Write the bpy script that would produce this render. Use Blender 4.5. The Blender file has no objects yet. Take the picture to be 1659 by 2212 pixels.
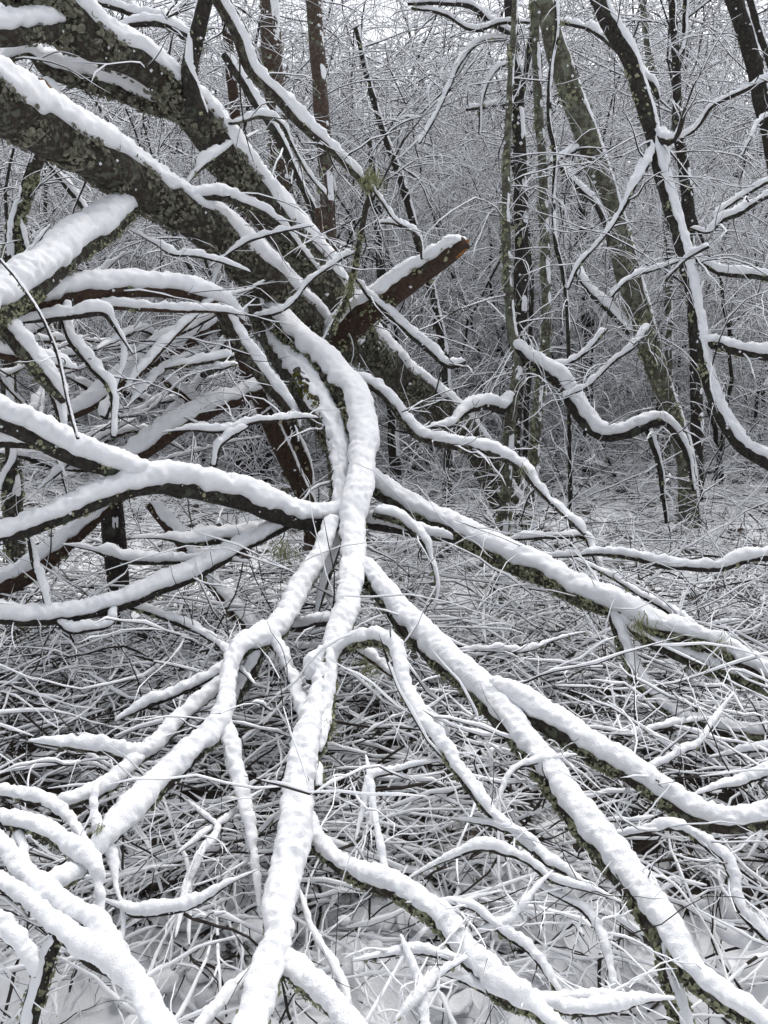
import bpy, math
import numpy as np

# ------------------------------------------------------------------ camera, sky, light
SC = bpy.context.scene
COL = SC.collection
CAM_H, PITCH, FPX = 1.6, math.radians(8.5), 1703.0      # photo traced at 1659 x 2212
CX, CY = 829.5, 1106.0
cam_data = bpy.data.cameras.new('camera')
cam = bpy.data.objects.new('camera', cam_data); COL.objects.link(cam)
cam.location = (0, 0, CAM_H); cam.rotation_euler = (math.pi / 2 - PITCH, 0, 0)
cam_data.sensor_fit = 'VERTICAL'; cam_data.angle = 2 * math.atan(CY / FPX)
cam_data.clip_end = 500; cam_data.clip_start = 0.05
SC.camera = cam

SUN_EL, SUN_AZ = math.radians(62), math.radians(25)
world = bpy.data.worlds.new('World'); SC.world = world; world.use_nodes = True
wn = world.node_tree.nodes; wl = world.node_tree.links
wn.clear()
w_out = wn.new('ShaderNodeOutputWorld'); w_bg = wn.new('ShaderNodeBackground')
w_sky = wn.new('ShaderNodeTexSky'); w_sky.sky_type = 'NISHITA'; w_sky.sun_disc = False
w_sky.sun_elevation = SUN_EL; w_sky.sun_rotation = SUN_AZ
w_sky.air_density = 1.0; w_sky.dust_density = 4.0; w_sky.ozone_density = 1.0
w_hs = wn.new('ShaderNodeHueSaturation'); w_hs.inputs['Saturation'].default_value = 0.28
wl.new(w_sky.outputs[0], w_hs.inputs['Color']); wl.new(w_hs.outputs[0], w_bg.inputs['Color'])
w_bg.inputs['Strength'].default_value = 0.15
wl.new(w_bg.outputs[0], w_out.inputs['Surface'])

sun_data = bpy.data.lights.new('sun', 'SUN'); sun_data.energy = 1.2
sun_data.angle = math.radians(40); sun_data.color = (1.0, 0.985, 0.965)
sun = bpy.data.objects.new('sun', sun_data); COL.objects.link(sun)
sun.rotation_euler = (math.pi / 2 - SUN_EL, 0, math.pi - SUN_AZ)
SC.view_settings.view_transform = 'Standard'; SC.view_settings.look = 'None'
SC.view_settings.gamma = 1.0; SC.view_settings.exposure = 0.6
SC.cycles.max_bounces = 6; SC.cycles.diffuse_bounces = 4; SC.cycles.glossy_bounces = 2
SC.cycles.transmission_bounces = 2; SC.cycles.use_denoising = True

RNG = np.random.default_rng(7)
Z = np.array([0, 0, 1.0])

# ------------------------------------------------------------------ materials
def new_mat(name):
    m = bpy.data.materials.new(name); m.use_nodes = True
    nt = m.node_tree; b = nt.nodes['Principled BSDF']
    return m, nt, b

def ramp(nt, stops):
    n = nt.nodes.new('ShaderNodeValToRGB'); cr = n.color_ramp
    while len(cr.elements) < len(stops): cr.elements.new(0.5)
    for e, (p, c) in zip(cr.elements, stops):
        e.position = p; e.color = (*c, 1)
    return n

def noise_node(nt, scale, detail=4, rough=0.55, vec=None):
    n = nt.nodes.new('ShaderNodeTexNoise')
    n.inputs['Scale'].default_value = scale; n.inputs['Detail'].default_value = detail
    n.inputs['Roughness'].default_value = rough
    if vec is not None: nt.links.new(vec, n.inputs['Vector'])
    return n

def bump(nt, b, h, dist, strength=1.0):
    n = nt.nodes.new('ShaderNodeBump'); n.inputs['Distance'].default_value = dist
    n.inputs['Strength'].default_value = strength
    nt.links.new(h, n.inputs['Height']); nt.links.new(n.outputs[0], b.inputs['Normal'])

def mat_snow(name, fine=190, dist=0.0045):
    m, nt, b = new_mat(name)
    tc = nt.nodes.new('ShaderNodeTexCoord')
    n1 = noise_node(nt, 30, 3, 0.6, tc.outputs['Object'])
    r = ramp(nt, [(0.3, (0.84, 0.86, 0.895)), (0.7, (0.895, 0.90, 0.915))])
    nt.links.new(n1.outputs[0], r.inputs[0]); nt.links.new(r.outputs[0], b.inputs['Base Color'])
    b.inputs['Roughness'].default_value = 0.75
    b.inputs['Specular IOR Level'].default_value = 0.2
    n2 = noise_node(nt, fine, 4, 0.75, tc.outputs['Object'])
    bump(nt, b, n2.outputs[0], dist, 1.0)
    return m

def mat_bark(name, dark, mid, lich, lich_amt, scale=1.0, speck=0.5):
    """bark with rough plates, grey-green crust lichen blotches and caught snow grains"""
    m, nt, b = new_mat(name); L = nt.links
    tc = nt.nodes.new('ShaderNodeTexCoord'); v = tc.outputs['Object']
    n1 = noise_node(nt, 45 * scale, 5, 0.65, v)
    r1 = ramp(nt, [(0.32, dark), (0.68, mid)])
    L.new(n1.outputs[0], r1.inputs[0])
    n2 = noise_node(nt, 13 * scale, 6, 0.72, v)
    t = 0.62 - 0.22 * lich_amt
    r2 = ramp(nt, [(t, (0, 0, 0)), (t + 0.07, (1, 1, 1))])
    L.new(n2.outputs[0], r2.inputs[0])
    n3 = noise_node(nt, 6 * scale, 2, 0.5, v)
    r3 = ramp(nt, [(0.35, lich), (0.65, (lich[0] * 0.58, lich[1] * 0.64, lich[2] * 0.62))])
    L.new(n3.outputs[0], r3.inputs[0])
    mx = nt.nodes.new('ShaderNodeMix'); mx.data_type = 'RGBA'
    L.new(r2.outputs[0], mx.inputs['Factor']); L.new(r1.outputs[0], mx.inputs['A']); L.new(r3.outputs[0], mx.inputs['B'])
    n4 = noise_node(nt, 120 * scale, 3, 0.6, v)
    t4 = 0.76 - 0.12 * speck
    r4 = ramp(nt, [(t4, (0, 0, 0)), (t4 + 0.03, (1, 1, 1))])
    L.new(n4.outputs[0], r4.inputs[0])
    mx2 = nt.nodes.new('ShaderNodeMix'); mx2.data_type = 'RGBA'
    L.new(r4.outputs[0], mx2.inputs['Factor']); L.new(mx.outputs['Result'], mx2.inputs['A'])
    mx2.inputs['B'].default_value = (0.75, 0.77, 0.8, 1)
    L.new(mx2.outputs['Result'], b.inputs['Base Color'])
    b.inputs['Roughness'].default_value = 0.85
    b.inputs['Specular IOR Level'].default_value = 0.25
    add = nt.nodes.new('ShaderNodeMath'); add.operation = 'ADD'
    L.new(n1.outputs[0], add.inputs[0]); L.new(r2.outputs[0], add.inputs[1])
    bump(nt, b, add.outputs[0], 0.006, 0.9)
    return m

def mat_plain(name, c1, c2, scale=40, rough=0.85):
    m, nt, b = new_mat(name)
    tc = nt.nodes.new('ShaderNodeTexCoord')
    n = noise_node(nt, scale, 4, 0.6, tc.outputs['Object'])
    r = ramp(nt, [(0.3, c1), (0.7, c2)])
    nt.links.new(n.outputs[0], r.inputs[0]); nt.links.new(r.outputs[0], b.inputs['Base Color'])
    b.inputs['Roughness'].default_value = rough; b.inputs['Specular IOR Level'].default_value = 0.2
    bump(nt, b, n.outputs[0], 0.003, 0.6)
    return m

M = {}
M['snow'] = mat_snow('snow')
def mat_ground():
    m = mat_snow('snow_litter_and_gap_shade', 120, 0.004); nt = m.node_tree; L = nt.links; b = nt.nodes['Principled BSDF']
    tc = nt.nodes.new('ShaderNodeTexCoord')
    snow_col = b.inputs['Base Color'].links[0].from_socket
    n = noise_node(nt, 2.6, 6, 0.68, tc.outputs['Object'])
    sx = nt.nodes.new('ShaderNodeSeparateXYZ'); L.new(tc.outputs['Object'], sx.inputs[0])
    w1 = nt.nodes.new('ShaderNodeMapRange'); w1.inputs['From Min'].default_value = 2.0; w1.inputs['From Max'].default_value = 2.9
    w1.inputs['To Min'].default_value = -0.085; w1.inputs['To Max'].default_value = 0.13  # painted dark patches spread most in the brush zone
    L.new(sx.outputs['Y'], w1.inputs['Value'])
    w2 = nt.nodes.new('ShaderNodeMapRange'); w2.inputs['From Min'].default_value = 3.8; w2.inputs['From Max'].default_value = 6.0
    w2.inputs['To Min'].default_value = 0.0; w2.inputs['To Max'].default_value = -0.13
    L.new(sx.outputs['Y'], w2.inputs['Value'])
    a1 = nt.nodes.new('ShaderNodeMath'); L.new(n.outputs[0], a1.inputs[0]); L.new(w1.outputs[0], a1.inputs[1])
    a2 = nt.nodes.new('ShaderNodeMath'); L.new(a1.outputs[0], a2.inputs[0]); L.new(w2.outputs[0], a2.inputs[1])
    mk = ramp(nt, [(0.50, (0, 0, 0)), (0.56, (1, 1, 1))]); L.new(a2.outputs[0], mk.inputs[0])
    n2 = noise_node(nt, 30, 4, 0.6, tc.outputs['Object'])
    litter_shade = ramp(nt, [(0.3, (0.012, 0.010, 0.008)), (0.7, (0.055, 0.043, 0.033))]); L.new(n2.outputs[0], litter_shade.inputs[0])  # bare litter colour, also painting in the shade of gaps under the brush
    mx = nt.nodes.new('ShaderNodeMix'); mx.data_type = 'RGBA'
    L.new(mk.outputs[0], mx.inputs['Factor']); L.new(snow_col, mx.inputs['A']); L.new(litter_shade.outputs[0], mx.inputs['B'])
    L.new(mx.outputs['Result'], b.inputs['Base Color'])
    return m
M['snow_far'] = mat_snow('twig_snow', 60, 0.001)
M['bark'] = mat_bark('lichen_bark', (0.014, 0.011, 0.009), (0.065, 0.052, 0.042), (0.135, 0.132, 0.10), 0.62, 2.2)
M['bark_dark'] = mat_bark('dark_bark', (0.010, 0.009, 0.008), (0.048, 0.040, 0.034), (0.075, 0.078, 0.06), 0.4)
M['bark_brown'] = mat_bark('brown_bark', (0.022, 0.013, 0.009), (0.075, 0.046, 0.033), (0.11, 0.115, 0.08), 0.2)
M['bark_red'] = mat_bark('red_brown_bark', (0.030, 0.019, 0.014), (0.115, 0.078, 0.060), (0.16, 0.16, 0.13), 0.45)
M['bark_green'] = mat_bark('mottled_green_bark', (0.035, 0.030, 0.021), (0.11, 0.098, 0.07), (0.18, 0.185, 0.135), 0.75, 1.2, 0.9)
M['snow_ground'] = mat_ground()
M['twig'] = mat_plain('twig_bark', (0.012, 0.010, 0.009), (0.05, 0.042, 0.036), 30)
M['twig_brown'] = mat_plain('brown_twig_bark', (0.03, 0.016, 0.009), (0.085, 0.048, 0.026), 30)
M['lichen'] = mat_plain('leafy_lichen', (0.11, 0.12, 0.075), (0.42, 0.43, 0.28), 60)
M['lichen_dark'] = mat_plain('dark_leafy_lichen', (0.07, 0.072, 0.055), (0.28, 0.275, 0.21), 40)
M['beard'] = mat_plain('beard_lichen', (0.16, 0.17, 0.075), (0.30, 0.31, 0.17), 30)
M['moss'] = mat_plain('yellow_green_moss', (0.06, 0.065, 0.012), (0.19, 0.18, 0.035), 60)
M['wood'] = mat_plain('split_wood', (0.16, 0.065, 0.02), (0.36, 0.17, 0.06), 50)

# ------------------------------------------------------------------ helpers
def P3(x, y, d):
    """photo pixel and depth along the view axis -> world point"""
    X = (np.asarray(x, float) - CX) / FPX * d
    Yc = -(np.asarray(y, float) - CY) / FPX * d
    c, s = math.cos(PITCH), math.sin(PITCH)
    return np.stack([X, d * c + Yc * s, CAM_H + Yc * c - d * s], -1)

def _hash(ix, iy, iz, seed):
    n = (ix * 73856093) ^ (iy * 19349663) ^ (iz * 83492791) ^ (seed * 2654435)
    n = n & 0xffffffff
    n = ((n ^ (n >> 15)) * 2246822519) & 0xffffffff
    n = ((n ^ (n >> 13)) * 3266489917) & 0xffffffff
    return ((n ^ (n >> 16)) & 0xffff) / 65535.0

def vnoise(p, seed=0):
    """value noise, about -1..1"""
    i = np.floor(p).astype(np.int64); f = p - i
    f = f * f * (3 - 2 * f); out = 0
    for dx in (0, 1):
        wx = f[..., 0] if dx else 1 - f[..., 0]
        for dy in (0, 1):
            wy = f[..., 1] if dy else 1 - f[..., 1]
            for dz in (0, 1):
                wz = f[..., 2] if dz else 1 - f[..., 2]
                out = out + wx * wy * wz * _hash(i[..., 0] + dx, i[..., 1] + dy, i[..., 2] + dz, seed)
    return out * 2 - 1

def unit(v):
    return v / np.maximum(np.linalg.norm(v, axis=-1, keepdims=True), 1e-9)

def make_mesh(name, verts, faces, mats, midx=None, smooth=True):
    """faces: list of (n,k) index arrays (k = 3 or 4)"""
    me = bpy.data.meshes.new(name)
    verts = np.asarray(verts, np.float32).reshape(-1, 3)
    faces = [np.asarray(f, np.int32) for f in faces if len(f)]
    nl = sum(f.size for f in faces); nf = sum(len(f) for f in faces)
    me.vertices.add(len(verts)); me.vertices.foreach_set('co', verts.ravel())
    me.loops.add(nl); me.loops.foreach_set('vertex_index', np.concatenate([f.ravel() for f in faces]))
    tot = np.concatenate([np.full(len(f), f.shape[1], np.int32) for f in faces])
    st = np.concatenate([[0], np.cumsum(tot)[:-1]]).astype(np.int32)
    me.polygons.add(nf); me.polygons.foreach_set('loop_start', st)
    try: me.polygons.foreach_set('loop_total', tot)
    except Exception: pass
    for m in mats: me.materials.append(m)
    if midx is not None: me.polygons.foreach_set('material_index', np.asarray(midx, np.int32))
    me.update(calc_edges=True)
    me.polygons.foreach_set('use_smooth', np.full(nf, smooth, bool))
    return me

def link(name, me, parent=None, kind=None, loc=None):
    o = bpy.data.objects.new(name, me); COL.objects.link(o)
    if parent is not None:
        o.parent = parent
        o.matrix_parent_inverse.identity()
        tp = np.array(parent.get('_o', (0, 0, 0)))
    if kind: o['kind'] = kind
    if loc is not None: o.location = loc
    return o

ORIGIN = {}
def thing(name, label, cat, loc=(0, 0, 0), group=None):
    o = bpy.data.objects.new(name, None); COL.objects.link(o)
    o.location = tuple(float(v) for v in loc); o.empty_display_size = 0.2
    o['label'] = label; o['category'] = cat
    if group: o['group'] = group
    ORIGIN[o.name] = np.array(o.location)
    return o

def part(name, verts, faces, mats, parent, root, midx=None, smooth=True, kind=None):
    v = np.asarray(verts, float) - ORIGIN[root.name]
    me = make_mesh(name, v, faces, mats, midx, smooth)
    return link(name, me, parent, kind)

def grid_faces(n, m, closed=True):
    """quads of an n-ring, m-point sweep"""
    i = np.arange(n - 1)[:, None]; j = np.arange(m if closed else m - 1)[None, :]
    j2 = (j + 1) % m
    return np.stack([i * m + j, i * m + j2, (i + 1) * m + j2, (i + 1) * m + j], -1).reshape(-1, 4)

def catmull(ctrl, ds_fn):
    """resample control rows (x,y,z,w,d) with a Catmull-Rom spline"""
    c = np.asarray(ctrl, float)
    c = np.vstack([2 * c[0] - c[1], c, 2 * c[-1] - c[-2]])
    out = []
    for k in range(1, len(c) - 2):
        p0, p1, p2, p3 = c[k - 1], c[k], c[k + 1], c[k + 2]
        L = np.linalg.norm(p2[:3] - p1[:3]); n = max(2, int(L / ds_fn(0.5 * (p1[4] + p2[4]))))
        t = np.linspace(0, 1, n, endpoint=(k == len(c) - 3))[:, None]
        out.append(0.5 * (2 * p1 + (p2 - p0) * t + (2 * p0 - 5 * p1 + 4 * p2 - p3) * t ** 2 + (3 * p1 - p0 - 3 * p2 + p3) * t ** 3))
    r = np.vstack(out)
    r[:, 3] = np.maximum(r[:, 3], 0.002)
    return r

_r = np.linalg.qr(np.random.default_rng(3).normal(size=(3, 3)))[0]; ROT = _r
WIND = np.array([0.30, -0.12, 0.0])
def frames(c):
    T = unit(np.gradient(c, axis=0))
    up = Z + WIND * 0.5
    U = unit(up - (T @ up)[:, None] * T)
    S = np.cross(T, U)
    return T, U, S

def sstep(a, b, x):
    t = np.clip((x - a) / (b - a), 0, 1); return t * t * (3 - 2 * t)

SEED = [11]
def limb(name, root, parent, ctrl, bark='bark', snow=1.0, lichen=1.0, lichen_mat='lichen', side_lichen=0.0,
         jag=0.0, knots=1.0, cover=1.0, twigs=0, lich_size=1.0, wiggle=1.0):
    """One limb of a tree: bark mesh, with its snow, lichen and twigs as children.
    ctrl rows: (px, py, visible width in px, depth). """
    SEED[0] += 1; sd = SEED[0]
    rng = np.random.default_rng(sd)
    a = np.array(ctrl, float)
    pts = P3(a[:, 0], a[:, 1], a[:, 3])
    wm = a[:, 2] * a[:, 3] / FPX
    # how sideways the limb runs in the picture -> how much of the seen width is snow
    R = catmull(np.column_stack([pts, wm, a[:, 3]]), lambda d: (0.0025 if d < 3.2 else 0.0034) * d)
    c = R[:, :3]; w = R[:, 3]; d = R[:, 4]
    # small natural bends
    wav = 1.0 / (4.5 * max(float(np.mean(w)), 0.02))
    nz = np.stack([vnoise(c * wav + k * 17.3, sd) for k in range(3)], -1) + 0.4 * np.stack([vnoise(c * wav * 2.3 + k * 7.1, sd) for k in range(3)], -1)
    c = c + nz * (0.16 * w[:, None] * wiggle)
    win = int(max(3, min(len(c) // 4, 1.6 * np.mean(w) / (0.0022 * np.mean(d)))))
    pad = np.vstack([np.repeat(c[:1], win, 0) + (c[:1] - c[1:2]) * np.arange(win, 0, -1)[:, None], c, np.repeat(c[-1:], win, 0) + (c[-1:] - c[-2:-1]) * np.arange(1, win + 1)[:, None]])
    ker = np.hanning(2 * win + 1); ker /= ker.sum()
    cs = np.stack([np.convolve(pad[:, k], ker, 'valid') for k in range(3)], -1)
    T, U, S = frames(cs)
    hor = np.sqrt(np.clip(1 - T[:, 2] ** 2, 0, 1))
    h = snow * 0.55 * w / (1 + w / 0.17) * (0.25 + 0.75 * sstep(0.25, 0.8, hor))
    r = np.maximum(w / 2 - 0.42 * h, 0.2 * w)
    c = c - U * (0.42 * h * hor)[:, None]
    dd = float(np.mean(d))
    full = (c, r, T, U, S, h, hor)
    sub = np.unique(np.append(np.arange(0, len(c), 2), len(c) - 1))
    c, r, T, U, S = c[sub], r[sub], T[sub], U[sub], S[sub]
    n = len(c)
    # ---- bark
    m = 20 if np.max(w / d * FPX) > 34 else (14 if np.max(w / d * FPX) > 14 else 9)
    th = np.linspace(0, 2 * np.pi, m, endpoint=False)
    D = np.cos(th)[None, :, None] * U[:, None] + np.sin(th)[None, :, None] * S[:, None]
    base = c[:, None] + D * r[:, None, None]
    k1 = vnoise(base * (0.35 / np.mean(r)), sd + 1); k2 = vnoise(base * (1.3 / np.mean(r)), sd + 2)
    rr = r[:, None] * (1 + knots * (0.10 * k1 + 0.06 * k2))
    if jag:     # broken, splintered end
        tail = np.clip((np.arange(n) - (n - 1 - int(jag * 3))) / max(1, int(jag * 3)), 0, 1)
        rr = rr * (1 - 0.5 * tail[:, None] * (0.5 + 0.5 * np.sin(th * 3 + sd)[None, :]))
    B = c[:, None] + D * rr[..., None]
    v = np.concatenate([B.reshape(-1, 3), c[:1] - T[:1] * r[0] * 0.3, c[-1:] + T[-1:] * r[-1] * 0.4])
    j = np.arange(m); j2 = (j + 1) % m
    f4 = grid_faces(n, m)
    f3 = np.concatenate([np.stack([np.full(m, n * m), j2, j], -1),
                         np.stack([np.full(m, n * m + 1), (n - 1) * m + j, (n - 1) * m + j2], -1)])
    f4 = f4[:, ::-1]; f3 = f3[:, ::-1]
    lb = part(name, v, [f4, f3], [M[bark]], parent, root)
    c, r, T, U, S, h, hor = full; n = len(c)
    # ---- snow cap
    if snow > 0:
        ms = max(11, int(m * 1.1))
        s = np.linspace(-1, 1, ms)
        lo = 1.0 / max(0.03, 1.6 * float(np.mean(w)))
        eb = 1.08
        eL = eb + 0.28 * vnoise(c * lo * 0.8, sd + 3) + 0.28 * vnoise(c * lo * 2.5, sd + 4) + 0.20 * vnoise(c * lo * 6, sd + 14)
        eR = eb + 0.28 * vnoise(c * lo * 0.8 + 50, sd + 5) + 0.28 * vnoise(c * lo * 2.5 + 50, sd + 6) + 0.20 * vnoise(c * lo * 6 + 50, sd + 15)
        steep = 0.55 + 0.45 * sstep(0.2, 0.75, hor)
        eL = np.clip(eL * steep, 0.4, 1.75); eR = np.clip(eR * steep, 0.4, 1.75)
        e0 = eb * steep[:, None]
        ang = s[None] * e0 + np.sign(s)[None] * np.abs(s)[None] ** 4 * (np.where(s[None] < 0, eL[:, None], eR[:, None]) - e0)
        prof = (1 - np.abs(s) ** 2.4) ** 0.6
        Ds = np.cos(ang)[..., None] * U[:, None] + np.sin(ang)[..., None] * S[:, None]
        q = c[:, None] + Ds * r[:, None, None]
        cov = cover + 0.55 * vnoise(c * 5, sd + 7) + 0.35 * vnoise(c * 14, sd + 8) + 1.0 * (hor - 0.6)
        cov = sstep(0.05, 0.55, cov)
        # round the ends off
        al = np.concatenate([[0], np.cumsum(np.linalg.norm(np.diff(c, axis=0), axis=1))])
        e = np.minimum(al, al[-1] - al) / np.maximum(1.3 * h + 0.4 * r, 1e-4)
        endf = np.sqrt(np.clip(1 - (1 - np.clip(e, 0, 1)) ** 2, 0, 1))
        hh = h * (1 + 0.20 * vnoise(c * lo * 0.5, sd + 9)) * cov * endf
        qr = np.stack([np.broadcast_to((al * 0.45)[:, None], ang.shape), np.cos(ang) * r[:, None], np.sin(ang) * r[:, None]], -1) @ ROT
        sc_ = 1.0 / max(0.6, min(2.2, dd / 2.2))
        lump = 1 + 0.16 * vnoise(qr * 13 * sc_, sd + 10)
        def puff(f, k): return 0.55 - np.abs(vnoise(qr * f * sc_ + 9.7 * k, sd + 30 + k)) * 1.6
        grain = (0.0030 * puff(34, 1) + 0.0046 * puff(68, 2) + 0.0044 * puff(125, 3) + 0.0022 * vnoise(qr * 220 * sc_, sd + 13)) / sc_
        grain = grain * np.clip(hh / 0.016, 0, 1.25)[:, None]
        rad = r[:, None] * (0.90 + 0.07 * (cov * endf)[:, None]) + hh[:, None] * prof[None] * lump + grain * np.sqrt(prof)[None]
        Q = c[:, None] + Ds * rad[..., None]
        # lower edge tucked into the bark; closed underneath
        fs = grid_faces(n, ms, True)[:, ::-1]
        ca = np.stack([np.full(ms - 2, 0), np.arange(1, ms - 1), np.arange(2, ms)], -1)
        cb = np.stack([np.full(ms - 2, 0), np.arange(2, ms), np.arange(1, ms - 1)], -1) + (n - 1) * ms
        SV = [Q.reshape(-1, 3)]; SF4 = [fs]; SF3 = [ca, cb]; off = n * ms
        # stray grains and clots of snow caught on the bark
        ng = int(0.6 * al[-1] / (0.012 * dd) * (1 + 10 * np.mean(w)))
        ri = rng.integers(0, n, ng); ta = rng.normal(0, 1.15, ng)
        dirv = np.cos(ta)[:, None] * U[ri] + np.sin(ta)[:, None] * S[ri]
        gp = c[ri] + dirv * (r[ri] * 1.03)[:, None]
        gs = rng.uniform(0.0006, 0.0021, ng) * dd * rng.uniform(0.5, 1.6, ng)
        gs = np.minimum(gs, r[ri] * 0.4)
        octv = np.array([[1, 0, 0], [-1, 0, 0], [0, 1, 0], [0, -1, 0], [0, 0, 1], [0, 0, -1]], float)
        octf = np.array([[0, 2, 4], [2, 1, 4], [1, 3, 4], [3, 0, 4], [2, 0, 5], [1, 2, 5], [3, 1, 5], [0, 3, 5]])
        gv = gp[:, None] + octv[None] * gs[:, None, None] * rng.uniform(0.6, 1.4, (ng, 6, 1))
        SV.append(gv.reshape(-1, 3)); SF3.append((octf[None] + (np.arange(ng) * 6)[:, None, None]).reshape(-1, 3) + off)
        part('snow', np.concatenate(SV), [np.concatenate(SF4), np.concatenate(SF3)], [M['snow']], lb, root)
    # ---- leafy lichen
    if lichen > 0:
        size = max(0.0058, 0.0026 * dd) * lich_size
        area = np.sum(np.linalg.norm(np.diff(c, axis=0), axis=1) * r[:-1]) * 4.2
        nlk = int(min(9000, lichen * 0.9 * area / (size * size * 1.6)))
        if nlk > 10:
            p = r * 1.0; p = p / p.sum()
            ri = rng.choice(n, nlk, p=p)
            ta = rng.uniform(0.8, 2 * np.pi - 0.8, nlk)
            pos = c[ri] + (np.cos(ta)[:, None] * U[ri] + np.sin(ta)[:, None] * S[ri]) * r[ri][:, None]
            keep = vnoise(pos * (5 / max(dd / 2, 1)) * 3.2, sd + 20) + 0.5 * vnoise(pos * 40 / max(dd / 2, 1), sd + 21) > (0.28 - 0.42 * lichen)
            ri, ta = ri[keep], ta[keep]; nlk = len(ri)
            D1 = np.cos(ta)[:, None] * U[ri] + np.sin(ta)[:, None] * S[ri]
            rs = r[ri] * (1.03 + rng.uniform(0.0, 0.07, nlk)) + size * 0.2
            o = c[ri] + D1 * rs[:, None]
            N = unit(D1 + rng.normal(0, 0.42, (nlk, 3)))
            A = unit(np.cross(N, rng.normal(0, 1, (nlk, 3)))); Bv = np.cross(N, A)
            k = 7; an = np.linspace(0, 2 * np.pi, k, endpoint=False)
            rimr = size * rng.uniform(0.35, 1.15, (nlk, k)) * rng.uniform(0.6, 1.5, (nlk, 1))
            lift = size * rng.uniform(-0.15, 0.6, (nlk, k))
            rim = o[:, None] + (np.cos(an)[None, :, None] * A[:, None] + np.sin(an)[None, :, None] * Bv[:, None]) * rimr[..., None] + N[:, None] * lift[..., None]
            vv = np.concatenate([o[:, None] - N[:, None] * size * 0.1, rim], 1).reshape(-1, 3)
            kk = np.arange(k)
            tri = np.stack([np.zeros(k, int), 1 + kk, 1 + (kk + 1) % k], -1)
            ff = (tri[None] + (np.arange(nlk) * (k + 1))[:, None, None]).reshape(-1, 3)
            if nlk: part('lichen', vv, [ff], [M[lichen_mat]], lb, root, smooth=False, kind='stuff')
    # ---- side twigs
    if twigs:
        ri = rng.integers(int(n * 0.1), n, twigs)
        dirs = unit(rng.normal(0, 1, (twigs, 3)) * [1, 1, 0.5] + T[ri] * 0.5 + [0, 0, 0.1])
        ln = rng.uniform(0.10, 0.42, twigs) * np.clip(dd / 3, 0.6, 1.6)
        Pp, Rr, Hh = grow(c[ri], dirs, ln, np.minimum(r[ri] * 0.4, rng.uniform(0.0018, 0.0045, twigs) * np.clip(dd / 2.6, 0.8, 2)), 8, 0.28, -0.05, rng)
        sets = [(Pp, Rr, Hh)]
        kids = spawn(Pp, Rr, 2, (0.3, 0.6), rng, 0.3, 6)
        sets.append(kids)
        tv, tf, tm = twig_geo(sets, 5, rng)
        part('twigs', tv, [tf], [M['twig'], M['snow_far']], lb, root, midx=tm, kind='stuff')
    return lb

# ------------------------------------------------------------------ twigs
def grow(start, dirs, length, r0, K, wig, droop, rng, taper=0.35, hs=1.0):
    """random-walk twigs: (N,K,3) points, (N,K) radii, (N,K) snow heights"""
    N = len(start); Pn = np.zeros((N, K, 3)); Pn[:, 0] = start
    dv = unit(dirs.copy()); step = (length / (K - 1))[:, None]
    curl = rng.normal(0, 1, (N, 3)); curl = unit(curl) * (wig * rng.uniform(0.1, 0.9, (N, 1)))
    for k in range(1, K):
        dv = unit(dv + curl * 0.35 + rng.normal(0, wig * 0.55, (N, 3)) + np.array([0, 0, droop]))
        Pn[:, k] = Pn[:, k - 1] + dv * step
    t = np.linspace(0, 1, K)[None]
    Rn = np.asarray(r0)[:, None] * (1 - (1 - taper) * t)
    Hn = hs * (Rn * 1.0 + 0.0030) * (1 + 0.35 * rng.normal(0, 1, (N, K)).clip(-1.5, 1.5))
    return Pn, Rn, Hn

def spawn(Pp, Rr, per, lfrac, rng, wig, K=None, droop=-0.04, hs=1.0):
    N, K0, _ = Pp.shape; K = K or K0
    idx = np.repeat(np.arange(N), per)
    kk = rng.integers(1, K0 - 1, len(idx))
    st = Pp[idx, kk]; tg = unit(Pp[idx, kk + 1] - Pp[idx, kk])
    L = np.linalg.norm(Pp[idx, -1] - Pp[idx, 0], axis=1)
    dirs = unit(tg + rng.normal(0, 0.75, (len(idx), 3)) * [1, 1, 0.7])
    return grow(st, dirs, L * rng.uniform(*lfrac, len(idx)), Rr[idx, kk] * rng.uniform(0.5, 0.8, len(idx)), K, wig, droop, rng, hs=hs)

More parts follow.
